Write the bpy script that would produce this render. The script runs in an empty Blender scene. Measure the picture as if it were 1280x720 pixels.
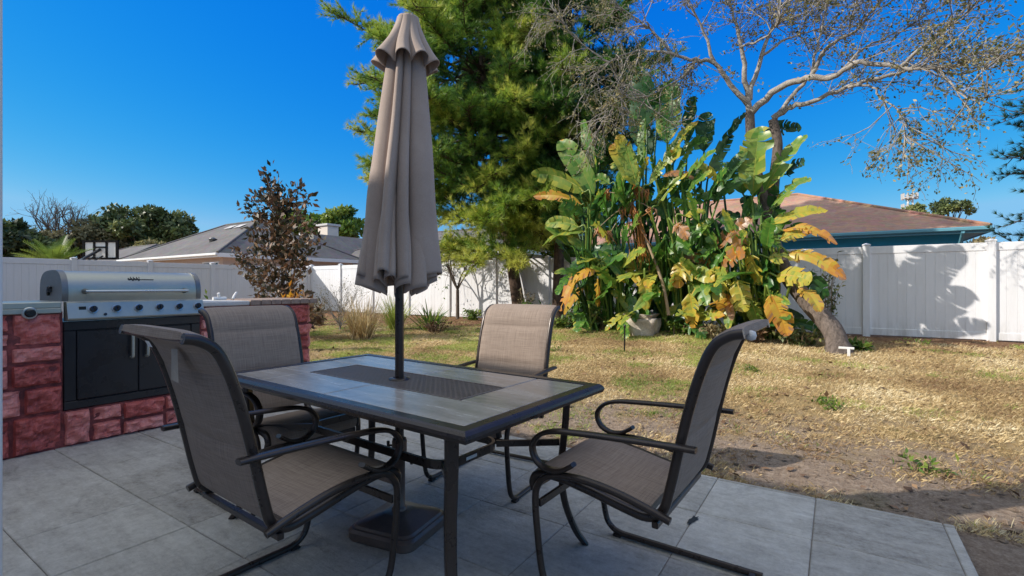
import bpy, bmesh, math, random
import numpy as np
from mathutils import Vector, noise
R = math.radians
S = bpy.context.scene
COL = S.collection
F, YH, H, TH = 614.0, 357.0, 1.16, R(33.4)
SN, CS = math.sin(TH), math.cos(TH)
SUN_AZ = (0.745, 0.667)          # horizontal travel direction of the light
SUN_EL = R(31)

def gz(x, y):
    """height of the ground"""
    t = min(1, max(0, (y - 3.4) / 9.0))
    z = -0.055 + 0.185 * t * t * (3 - 2 * t)
    z += 0.13 * math.exp(-(((x + 3.0) / 2.6) ** 2 + ((y - 10.6) / 1.3) ** 2))
    if 2.0 < y < 13 and -20 < x < 7:
        a = min(1, max(0, (y - 3.2) / 0.3))
        n = noise.noise((x * 1.1, y * 1.1, 3.1)) * 0.018 + noise.noise((x * 4.7, y * 4.7, 1.7)) * 0.011
        if y < 6.0:
            n += noise.noise((x * 6, y * 6, 7.7)) * 0.022 + noise.noise((x * 17, y * 17, 2.7)) * 0.014
        z += n * a
    return z

def at(px, py, Y):
    """world point on the plane y=Y along the sight line through a pixel of the 1280x720 photograph"""
    r = (px - 640) / F
    d = Y / (SN * r + CS)
    return Vector(((CS * r - SN) * d, Y, H - (py - YH) / F * d))

# ------------------------------------------------------------------ mesh helpers
class MB:
    def __init__(s): s.v = []; s.f = []; s.t = []; s.sm = []; s.mi = []
    def add(s, vs, fs, tint=0.5, smooth=False, mi=0):
        o = len(s.v); s.v += [tuple(p) for p in vs]
        for i, f in enumerate(fs):
            s.f.append(tuple(o + k for k in f))
            s.t.append(tint[i] if isinstance(tint, (list, tuple)) else tint)
            s.sm.append(smooth); s.mi.append(mi)
    def build(s, name, mats, parent=None):
        me = bpy.data.meshes.new(name); me.from_pydata(s.v, [], s.f)
        if not isinstance(mats, (list, tuple)): mats = [mats]
        for m in mats: me.materials.append(m)
        n = len(s.f)
        if n:
            me.polygons.foreach_set('use_smooth', s.sm)
            me.polygons.foreach_set('material_index', s.mi)
            a = me.attributes.new('tint', 'FLOAT', 'FACE'); a.data.foreach_set('value', s.t)
        me.update()
        return link(name, me, parent)

def link(name, me, parent=None):
    o = bpy.data.objects.new(name, me); COL.objects.link(o)
    if parent is not None:
        o.parent = parent
        o.location = -parent.location if parent.get('_abs') else (0, 0, 0)
        if parent.get('_abs'): o['_abs'] = 1; o.location = -wloc(parent)
    return o
def wloc(o):
    v = Vector(o.location)
    while o.parent is not None:
        o = o.parent; v = v + Vector(o.location)
    return v

def tag(o, label=None, cat=None, group=None, kind=None):
    if label: o['label'] = label
    if cat: o['category'] = cat
    if group: o['group'] = group
    if kind: o['kind'] = kind
    return o

def thing(name, label, cat, loc=(0, 0, 0), group=None, absolute=True):
    """an Empty at the thing's base; its parts are meshed in world coordinates when absolute"""
    o = bpy.data.objects.new(name, None); COL.objects.link(o)
    o.empty_display_size = 0.1; o.location = loc
    if absolute: o['_abs'] = 1
    return tag(o, label, cat, group)

def bulk(name, polys, tint, mat, parent=None, smooth=False, mi=None):
    """polys: array (n,k,3) of separate faces"""
    n, k, _ = polys.shape
    me = bpy.data.meshes.new(name)
    me.vertices.add(n * k); me.vertices.foreach_set('co', polys.reshape(-1).astype(np.float32))
    me.loops.add(n * k); me.loops.foreach_set('vertex_index', np.arange(n * k, dtype=np.int32))
    me.polygons.add(n)
    me.polygons.foreach_set('loop_start', np.arange(0, n * k, k, dtype=np.int32))
    me.polygons.foreach_set('loop_total', np.full(n, k, dtype=np.int32))
    for m in (mat if isinstance(mat, (list, tuple)) else [mat]): me.materials.append(m)
    if mi is not None: me.polygons.foreach_set('material_index', mi.astype(np.int32))
    me.update(calc_edges=True)
    a = me.attributes.new('tint', 'FLOAT', 'FACE'); a.data.foreach_set('value', tint.astype(np.float32))
    me.validate()
    return link(name, me, parent)

def box(mb, lo, hi, bev=0.0, tint=0.5, mi=0, seg=1):
    bm = bmesh.new()
    bmesh.ops.create_cube(bm, size=1)
    c = [(lo[i] + hi[i]) / 2 for i in range(3)]; d = [hi[i] - lo[i] for i in range(3)]
    for v in bm.verts: v.co = Vector([c[i] + v.co[i] * d[i] for i in range(3)])
    if bev: bmesh.ops.bevel(bm, geom=bm.edges[:], offset=bev, segments=seg, affect='EDGES', profile=0.5)
    bm.verts.index_update()
    mb.add([v.co[:] for v in bm.verts], [[v.index for v in f.verts] for f in bm.faces], tint, False, mi)
    bm.free()

def smooth_pts(pts, n):
    """Catmull-Rom through the points"""
    P = [Vector(p) for p in pts]
    P = [2 * P[0] - P[1]] + P + [2 * P[-1] - P[-2]]
    out = []
    for i in range(1, len(P) - 2):
        for k in range(n):
            t = k / n; a, b, c, d = P[i - 1:i + 3]
            out.append(0.5 * ((2 * b) + (c - a) * t + (2 * a - 5 * b + 4 * c - d) * t * t + (3 * b - a - 3 * c + d) * t ** 3))
    out.append(P[-2]); return out

def tube(mb, pts, r, n=8, tint=0.5, cap=True, mi=0, squash=None):
    """round tube with parallel-transported frame; r number or list"""
    P = [Vector(p) for p in pts]
    m = len(P); rr = r if isinstance(r, (list, tuple)) else [r] * m
    T = [(P[min(i + 1, m - 1)] - P[max(i - 1, 0)]).normalized() for i in range(m)]
    u = T[0].orthogonal().normalized()
    vs = []
    for i in range(m):
        u = (u - T[i] * u.dot(T[i]))
        u = u.normalized() if u.length > 1e-6 else T[i].orthogonal().normalized()
        w = T[i].cross(u)
        for k in range(n):
            a = 2 * math.pi * k / n
            vs.append(P[i] + (u * math.cos(a) + w * math.sin(a)) * rr[i])
    fs = [(i * n + k, i * n + (k + 1) % n, (i + 1) * n + (k + 1) % n, (i + 1) * n + k) for i in range(m - 1) for k in range(n)]
    mb.add(vs, fs, tint, True, mi)
    if cap:
        mb.add(vs[:n], [tuple(range(n))[::-1]], tint, False, mi); mb.add(vs[-n:], [tuple(range(n))], tint, False, mi)

def sweep_xz(mb, pts, y, w, t, closed=False, ch=0.25):
    """flat bar w wide (along y) and t thick swept along a curve in the x-z plane at y"""
    P = [Vector((p[0], 0, p[1])) for p in pts]; m = len(P)
    c = min(w, t) * ch
    prof = [(-w / 2, -t / 2 + c), (-w / 2 + c, -t / 2), (w / 2 - c, -t / 2), (w / 2, -t / 2 + c), (w / 2, t / 2 - c), (w / 2 - c, t / 2), (-w / 2 + c, t / 2), (-w / 2, t / 2 - c)]
    vs = []
    for i in range(m):
        T = (P[min(i + 1, m - 1)] - P[max(i - 1, 0)]).normalized()
        nrm = Vector((-T.z, 0, T.x))
        for b, a in prof: vs.append((P[i].x + nrm.x * a, y + b, P[i].z + nrm.z * a))
    n = 8
    fs = [(i * n + k, i * n + (k + 1) % n, (i + 1) * n + (k + 1) % n, (i + 1) * n + k) for i in range(m - 1) for k in range(n)]
    mb.add(vs, fs, 0.5, True)
    mb.add(vs[:n], [tuple(range(n))]); mb.add(vs[-n:], [tuple(range(n))[::-1]])

def lathe(mb, c, prof, n=20, tint=0.5, axis='z'):
    vs = []
    for r, h in prof:
        for k in range(n):
            a = 2 * math.pi * k / n
            q = (r * math.cos(a), r * math.sin(a), h)
            if axis == 'x': q = (q[2], q[0], q[1])
            vs.append((c[0] + q[0], c[1] + q[1], c[2] + q[2]))
    m = len(prof)
    mb.add(vs, [(i * n + k, i * n + (k + 1) % n, (i + 1) * n + (k + 1) % n, (i + 1) * n + k) for i in range(m - 1) for k in range(n)], tint, True)
    mb.add(vs[:n], [tuple(range(n))[::-1]], tint); mb.add(vs[-n:], [tuple(range(n))], tint)

# ------------------------------------------------------------------ materials
def newmat(name):
    m = bpy.data.materials.new(name); m.use_nodes = True
    nt = m.node_tree; b = nt.nodes['Principled BSDF']
    return m, nt, b
def nd(nt, t, **kw):
    n = nt.nodes.new(t)
    for k, v in kw.items():
        if k.startswith('i_'):
            key = k[2:]; key = int(key) if key.isdigit() else key
            n.inputs[key].default_value = v
        else: setattr(n, k, v)
    return n
def ramp(nt, stops, fac=None, interp='LINEAR'):
    r = nt.nodes.new('ShaderNodeValToRGB'); cr = r.color_ramp; cr.interpolation = interp
    while len(cr.elements) < len(stops): cr.elements.new(0.5)
    for e, (p, c) in zip(cr.elements, stops): e.position = p; e.color = (*c, 1) if len(c) == 3 else c
    if fac is not None: nt.links.new(fac, r.inputs[0])
    return r
def pos(nt, obj=False):
    if obj: return nd(nt, 'ShaderNodeTexCoord').outputs['Object']
    return nd(nt, 'ShaderNodeNewGeometry').outputs['Position']
def noisetex(nt, vec, scale, detail=6, rough=0.6, dist=0.0):
    n = nd(nt, 'ShaderNodeTexNoise'); n.inputs['Scale'].default_value = scale
    n.inputs['Detail'].default_value = detail; n.inputs['Roughness'].default_value = rough
    n.inputs['Distortion'].default_value = dist
    nt.links.new(vec, n.inputs['Vector']); return n.outputs['Fac']
def mixc(nt, a, b, fac, mode='MIX'):
    m = nd(nt, 'ShaderNodeMix', data_type='RGBA', blend_type=mode)
    for s, v in ((6, a), (7, b), (0, fac)):
        if isinstance(v, bpy.types.NodeSocket): nt.links.new(v, m.inputs[s])
        elif s == 0: m.inputs[0].default_value = v
        else: m.inputs[s].default_value = (*v, 1)
    return m.outputs[2]
def mathn(nt, op, a, b=0.5, c=None):
    m = nd(nt, 'ShaderNodeMath', operation=op)
    for i, v in enumerate((a, b, c)):
        if v is None: continue
        if isinstance(v, bpy.types.NodeSocket): nt.links.new(v, m.inputs[i])
        else: m.inputs[i].default_value = v
    return m.outputs[0]
def bump(nt, b, h, strength=0.3, dist=0.01):
    n = nd(nt, 'ShaderNodeBump'); n.inputs['Strength'].default_value = strength; n.inputs['Distance'].default_value = dist
    nt.links.new(h, n.inputs['Height']); nt.links.new(n.outputs[0], b.inputs['Normal'])

def simple(name, c, rough=0.5, metal=0.0, var=0.15, scale=8, bs=0.1, bscale=60, bdist=0.003, obj=False, spec=0.5, c2=None):
    """base colour broken up by two noises, with roughness variation and a fine bump"""
    m, nt, b = newmat(name)
    p = pos(nt, obj)
    n1 = noisetex(nt, p, scale); n2 = noisetex(nt, p, scale * 7, 4)
    f = mathn(nt, 'ADD', mathn(nt, 'MULTIPLY', n1, 0.65), mathn(nt, 'MULTIPLY', n2, 0.35))
    lo = tuple(x * (1 - var) for x in c); hi = tuple(min(1, x * (1 + var)) for x in (c2 or c))
    nt.links.new(ramp(nt, [(0.3, lo), (0.7, hi)], f).outputs[0], b.inputs['Base Color'])
    b.inputs['Metallic'].default_value = metal
    b.inputs['Specular IOR Level'].default_value = spec
    rr = ramp(nt, [(0.3, (rough * 0.8,) * 3), (0.7, (min(1, rough * 1.2),) * 3)], n1)
    nt.links.new(rr.outputs[0], b.inputs['Roughness'])
    if bs: bump(nt, b, noisetex(nt, p, bscale, 4), bs, bdist)
    return m

def leafmat(name, stops, rough=0.45, trans=0.3, mottling=0.25, nscale=9, spec=0.4):
    """leaf colour by the face attribute tint, part of the light goes through"""
    m, nt, b = newmat(name)
    a = nd(nt, 'ShaderNodeAttribute', attribute_name='tint')
    n1 = noisetex(nt, pos(nt), nscale, 5)
    f = mathn(nt, 'ADD', a.outputs['Fac'], mathn(nt, 'MULTIPLY', mathn(nt, 'SUBTRACT', n1, 0.5), mottling))
    c = ramp(nt, stops, f).outputs[0]
    nt.links.new(c, b.inputs['Base Color']); b.inputs['Roughness'].default_value = rough
    b.inputs['Specular IOR Level'].default_value = spec
    tr = nd(nt, 'ShaderNodeBsdfTranslucent')
    nt.links.new(mixc(nt, c, (1.0, 0.95, 0.35), 0.6, 'MULTIPLY'), tr.inputs[0]) 
    gain = nd(nt, 'ShaderNodeHueSaturation'); gain.inputs['Value'].default_value = 1.6
    nt.links.new(c, gain.inputs['Color']); nt.links.new(gain.outputs[0], tr.inputs[0])
    mx = nd(nt, 'ShaderNodeMixShader'); mx.inputs[0].default_value = trans
    nt.links.new(b.outputs[0], mx.inputs[1]); nt.links.new(tr.outputs[0], mx.inputs[2])
    nt.links.new(mx.outputs[0], nt.nodes['Material Output'].inputs[0])
    return m

def m_ground():
    m, nt, b = newmat('lawn_soil'); p = pos(nt)
    big = noisetex(nt, p, 0.55, 5); mid = noisetex(nt, p, 2.3, 6, 0.65); fine = noisetex(nt, p, 22, 8, 0.75); vf = noisetex(nt, p, 90, 4, 0.7)
    soil = ramp(nt, [(0.28, (0.13, 0.085, 0.06)), (0.5, (0.44, 0.33, 0.245)), (0.72, (0.74, 0.60, 0.47))], mathn(nt, 'ADD', mathn(nt, 'MULTIPLY', fine, 0.6), mathn(nt, 'MULTIPLY', vf, 0.4))).outputs[0]
    dry = ramp(nt, [(0.25, (0.22, 0.14, 0.065)), (0.5, (0.52, 0.37, 0.18)), (0.75, (0.76, 0.58, 0.31))], mathn(nt, 'ADD', mathn(nt, 'MULTIPLY', fine, 0.5), mathn(nt, 'MULTIPLY', vf, 0.5))).outputs[0]
    green = ramp(nt, [(0.3, (0.08, 0.11, 0.02)), (0.7, (0.26, 0.28, 0.07))], fine).outputs[0]
    sep = nd(nt, 'ShaderNodeSeparateXYZ'); nt.links.new(p, sep.inputs[0])
    near = nd(nt, 'ShaderNodeMapRange'); near.inputs[1].default_value = 3.6; near.inputs[2].default_value = 6.2
    nt.links.new(sep.outputs[1], near.inputs[0])
    g = mathn(nt, 'ADD', near.outputs[0], mathn(nt, 'MULTIPLY', mathn(nt, 'SUBTRACT', mid, 0.5), 1.7))
    c = mixc(nt, soil, dry, ramp(nt, [(0.25, (0, 0, 0)), (0.7, (1, 1, 1))], g).outputs[0])
    c = mixc(nt, c, green, ramp(nt, [(0.56, (0, 0, 0)), (0.72, (0.7, 0.7, 0.7))], mathn(nt, 'ADD', mathn(nt, 'MULTIPLY', big, 0.6), mathn(nt, 'MULTIPLY', mid, 0.45))).outputs[0])
    bed = nd(nt, 'ShaderNodeMapRange'); bed.inputs[1].default_value = 9.9; bed.inputs[2].default_value = 11.3
    lx = nd(nt, 'ShaderNodeMapRange'); lx.inputs[1].default_value = -4.5; lx.inputs[2].default_value = -12.4; lx.inputs[3].default_value = 0.0; lx.inputs[4].default_value = 3.0
    nt.links.new(sep.outputs[0], lx.inputs[0])
    nt.links.new(mathn(nt, 'ADD', mathn(nt, 'ADD', sep.outputs[1], lx.outputs[0]), mathn(nt, 'MULTIPLY', mathn(nt, 'SUBTRACT', mid, 0.5), 3.0)), bed.inputs[0])
    mulch = ramp(nt, [(0.3, (0.10, 0.05, 0.03)), (0.5, (0.30, 0.17, 0.095)), (0.7, (0.48, 0.31, 0.19))], fine).outputs[0]
    c = mixc(nt, c, mulch, bed.outputs[0])
    nt.links.new(c, b.inputs['Base Color']); b.inputs['Roughness'].default_value = 0.95; b.inputs['Specular IOR Level'].default_value = 0.1
    bump(nt, b, mathn(nt, 'ADD', fine, mathn(nt, 'MULTIPLY', vf, 0.5)), 1.0, 0.06)
    return m

def m_patio():
    m, nt, b = newmat('patio_concrete'); p = pos(nt)
    a = nd(nt, 'ShaderNodeAttribute', attribute_name='tint')
    big = noisetex(nt, p, 1.3, 6, 0.65, 0.5); mid = noisetex(nt, p, 7, 8, 0.75); fine = noisetex(nt, p, 140, 4, 0.8); grit = noisetex(nt, p, 45, 6, 0.8)
    mpd = nd(nt, 'ShaderNodeMapping'); mpd.inputs['Rotation'].default_value = (0, 0, R(38)); mpd.inputs['Scale'].default_value = (3.2, 17, 1); nt.links.new(p, mpd.inputs[0])
    strk = noisetex(nt, mpd.outputs[0], 1.0, 8, 0.75, 0.4); mid2 = noisetex(nt, p, 18, 8, 0.8)
    f = mathn(nt, 'ADD', mathn(nt, 'MULTIPLY', mid, 0.30), mathn(nt, 'MULTIPLY', grit, 0.25))
    f = mathn(nt, 'ADD', f, mathn(nt, 'MULTIPLY', mid2, 0.30)); f = mathn(nt, 'ADD', f, mathn(nt, 'MULTIPLY', mathn(nt, 'SUBTRACT', strk, 0.5), 0.30))
    f = mathn(nt, 'ADD', f, mathn(nt, 'MULTIPLY', big, 0.20))
    f = mathn(nt, 'ADD', f, mathn(nt, 'MULTIPLY', mathn(nt, 'SUBTRACT', a.outputs['Fac'], 0.5), 0.12))
    c = ramp(nt, [(0.36, (0.19, 0.17, 0.145)), (0.47, (0.39, 0.36, 0.315)), (0.57, (0.53, 0.50, 0.445)), (0.72, (0.72, 0.69, 0.63))], f).outputs[0]
    st = ramp(nt, [(0.60, (0, 0, 0)), (0.72, (1, 1, 1))], noisetex(nt, p, 3.1, 8, 0.7, 1.2)).outputs[0]
    c = mixc(nt, c, (0.18, 0.155, 0.13), mathn(nt, 'MULTIPLY', st, 0.5))
    g = ramp(nt, [(0.0, (1, 1, 1)), (0.03, (0, 0, 0))], a.outputs['Fac']).outputs[0]
    c = mixc(nt, c, (0.25, 0.225, 0.19), g)
    nt.links.new(c, b.inputs['Base Color'])
    nt.links.new(ramp(nt, [(0.3, (0.55,) * 3), (0.7, (0.9,) * 3)], mid).outputs[0], b.inputs['Roughness'])
    b.inputs['Specular IOR Level'].default_value = 0.35
    bump(nt, b, mathn(nt, 'ADD', mathn(nt, 'ADD', mathn(nt, 'MULTIPLY', fine, 0.5), grit), mathn(nt, 'MULTIPLY', strk, 1.6)), 0.75, 0.014)
    return m

def m_redblock():
    m, nt, b = newmat('red_painted_block'); p = pos(nt)
    a = nd(nt, 'ShaderNodeAttribute', attribute_name='tint')
    n1 = noisetex(nt, p, 6, 8, 0.7); n2 = noisetex(nt, p, 38, 6, 0.75)
    f = mathn(nt, 'ADD', mathn(nt, 'MULTIPLY', n1, 0.5), mathn(nt, 'MULTIPLY', n2, 0.3))
    f = mathn(nt, 'ADD', f, mathn(nt, 'MULTIPLY', a.outputs['Fac'], 0.26))
    c = ramp(nt, [(0.12, (0.03, 0.012, 0.012)), (0.30, (0.17, 0.032, 0.030)), (0.48, (0.52, 0.108, 0.088)), (0.68, (0.74, 0.30, 0.255))], f).outputs[0]
    worn = ramp(nt, [(0.66, (0, 0, 0)), (0.78, (1, 1, 1))], mathn(nt, 'ADD', mathn(nt, 'MULTIPLY', noisetex(nt, p, 3.3, 4), 0.5), mathn(nt, 'MULTIPLY', noisetex(nt, p, 26, 8, 0.8), 0.6))).outputs[0]
    c = mixc(nt, c, (0.46, 0.33, 0.30), worn)
    nt.links.new(c, b.inputs['Base Color']); b.inputs['Roughness'].default_value = 0.55
    bump(nt, b, n2, 0.5, 0.012)
    return m

def m_shingle(name, c1, c2, dark):
    m, nt, b = newmat(name); p = pos(nt)
    sep = nd(nt, 'ShaderNodeSeparateXYZ'); nt.links.new(p, sep.inputs[0])
    row = mathn(nt, 'FRACT', mathn(nt, 'MULTIPLY', sep.outputs[2], 13.0))
    lines = ramp(nt, [(0.0, (1, 1, 1)), (0.16, (0, 0, 0))], row).outputs[0]
    vor = nd(nt, 'ShaderNodeTexVoronoi'); vor.inputs['Scale'].default_value = 5.5
    nt.links.new(p, vor.inputs['Vector'])
    f = mathn(nt, 'ADD', mathn(nt, 'MULTIPLY', noisetex(nt, p, 0.8, 6), 0.5), mathn(nt, 'MULTIPLY', noisetex(nt, p, 9, 6, 0.8), 0.5))
    c = ramp(nt, [(0.35, c1), (0.65, c2)], f).outputs[0]
    c = mixc(nt, c, vor.outputs['Color'], 0.12, 'OVERLAY')
    c = mixc(nt, c, dark, mathn(nt, 'MULTIPLY', lines, 0.55))
    nt.links.new(c, b.inputs['Base Color']); b.inputs['Roughness'].default_value = 0.9
    bump(nt, b, row, 0.3, 0.02)
    return m

def m_sling():
    m, nt, b = newmat('woven_sling'); p = pos(nt, True)
    sx = nd(nt, 'ShaderNodeSeparateXYZ'); nt.links.new(p, sx.inputs[0])
    arc = mathn(nt, 'SUBTRACT', sx.outputs[2], sx.outputs[0])
    cm = nd(nt, 'ShaderNodeCombineXYZ'); nt.links.new(arc, cm.inputs[0]); nt.links.new(sx.outputs[1], cm.inputs[1]); uv = cm.outputs[0]
    w1 = nd(nt, 'ShaderNodeTexWave', bands_direction='Y'); w1.inputs['Scale'].default_value = 95; w1.inputs['Distortion'].default_value = 0.6
    w2 = nd(nt, 'ShaderNodeTexWave', bands_direction='X'); w2.inputs['Scale'].default_value = 70; w2.inputs['Distortion'].default_value = 0.8
    for w in (w1, w2): nt.links.new(uv, w.inputs['Vector'])
    mp = nd(nt, 'ShaderNodeMapping'); mp.inputs['Scale'].default_value = (5, 170, 1); nt.links.new(uv, mp.inputs[0])
    mp2 = nd(nt, 'ShaderNodeMapping'); mp2.inputs['Scale'].default_value = (170, 6, 1); nt.links.new(uv, mp2.inputs[0])
    th = mathn(nt, 'ADD', noisetex(nt, mp.outputs[0], 1, 4, 0.7), noisetex(nt, mp2.outputs[0], 1, 4, 0.7))
    f = mathn(nt, 'ADD', mathn(nt, 'MULTIPLY', th, 0.42), mathn(nt, 'MULTIPLY', mathn(nt, 'ADD', w1.outputs['Fac'], w2.outputs['Fac']), 0.05))
    c = ramp(nt, [(0.32, (0.185, 0.135, 0.105)), (0.5, (0.31, 0.24, 0.19)), (0.68, (0.43, 0.35, 0.285))], f).outputs[0]
    nt.links.new(c, b.inputs['Base Color']); b.inputs['Roughness'].default_value = 0.75; b.inputs['Specular IOR Level'].default_value = 0.25
    bump(nt, b, f, 0.35, 0.003)
    return m

def m_tabletile():
    m, nt, b = newmat('table_tile'); p = pos(nt, True); b.inputs['Coat Weight'].default_value = 0.25; b.inputs['Coat Roughness'].default_value = 0.12
    mp = nd(nt, 'ShaderNodeMapping'); mp.inputs['Scale'].default_value = (2.5, 14, 10); nt.links.new(p, mp.inputs[0])
    a = nd(nt, 'ShaderNodeAttribute', attribute_name='tint')
    n1 = noisetex(nt, mp.outputs[0], 1.0, 8, 0.65, 0.6); n2 = noisetex(nt, p, 30, 6, 0.7)
    f = mathn(nt, 'ADD', mathn(nt, 'MULTIPLY', n1, 0.7), mathn(nt, 'MULTIPLY', n2, 0.3))
    f = mathn(nt, 'ADD', f, mathn(nt, 'MULTIPLY', mathn(nt, 'SUBTRACT', a.outputs['Fac'], 0.5), 0.1))
    c = ramp(nt, [(0.30, (0.24, 0.21, 0.18)), (0.5, (0.37, 0.33, 0.29)), (0.70, (0.52, 0.47, 0.42))], f).outputs[0]
    nt.links.new(c, b.inputs['Base Color'])
    nt.links.new(ramp(nt, [(0.3, (0.20,) * 3), (0.7, (0.30,) * 3)], n1).outputs[0], b.inputs['Roughness'])
    bump(nt, b, n2, 0.06, 0.002)
    return m

def m_fabric():
    m, nt, b = newmat('umbrella_fabric'); p = pos(nt, True)
    n1 = noisetex(nt, p, 3, 6); n2 = noisetex(nt, p, 240, 3, 0.7)
    f = mathn(nt, 'ADD', mathn(nt, 'MULTIPLY', n1, 0.55), mathn(nt, 'MULTIPLY', n2, 0.45))
    nt.links.new(ramp(nt, [(0.35, (0.32, 0.25, 0.205)), (0.65, (0.44, 0.35, 0.295))], f).outputs[0], b.inputs['Base Color'])
    b.inputs['Roughness'].default_value = 0.85; b.inputs['Specular IOR Level'].default_value = 0.15
    b.inputs['Sheen Weight'].default_value = 0.15
    bump(nt, b, n2, 0.25, 0.002)
    return m

def m_bark(name, c1, c2, sc=(14, 14, 5)):
    m, nt, b = newmat(name); p = pos(nt)
    mp = nd(nt, 'ShaderNodeMapping'); mp.inputs['Scale'].default_value = sc; nt.links.new(p, mp.inputs[0])
    n1 = noisetex(nt, mp.outputs[0], 1.0, 8, 0.75, 0.4); n2 = noisetex(nt, p, 2.2, 4)
    f = mathn(nt, 'ADD', mathn(nt, 'MULTIPLY', n1, 0.7), mathn(nt, 'MULTIPLY', n2, 0.3))
    nt.links.new(ramp(nt, [(0.35, c1), (0.65, c2)], f).outputs[0], b.inputs['Base Color'])
    b.inputs['Roughness'].default_value = 0.9; b.inputs['Specular IOR Level'].default_value = 0.2
    bump(nt, b, n1, 0.9, 0.04)
    return m

def m_vinyl(name, c):
    m, nt, b = newmat(name); p = pos(nt)
    sep = nd(nt, 'ShaderNodeSeparateXYZ'); nt.links.new(p, sep.inputs[0])
    mp = nd(nt, 'ShaderNodeMapping'); mp.inputs['Scale'].default_value = (5, 5, 0.7); nt.links.new(p, mp.inputs[0])
    streak = noisetex(nt, mp.outputs[0], 1.0, 6, 0.7); big = noisetex(nt, p, 0.8, 4)
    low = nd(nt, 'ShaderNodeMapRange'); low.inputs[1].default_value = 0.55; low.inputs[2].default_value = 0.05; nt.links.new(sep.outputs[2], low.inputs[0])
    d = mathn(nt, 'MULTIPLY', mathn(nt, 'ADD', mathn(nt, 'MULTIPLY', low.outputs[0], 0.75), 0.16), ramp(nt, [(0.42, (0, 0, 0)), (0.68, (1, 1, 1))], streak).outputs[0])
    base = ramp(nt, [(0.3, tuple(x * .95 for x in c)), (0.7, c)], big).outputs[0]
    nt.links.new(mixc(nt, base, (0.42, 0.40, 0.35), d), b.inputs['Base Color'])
    b.inputs['Roughness'].default_value = 0.4
    bump(nt, b, noisetex(nt, p, 5, 3), 0.08, 0.015)
    return m
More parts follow.
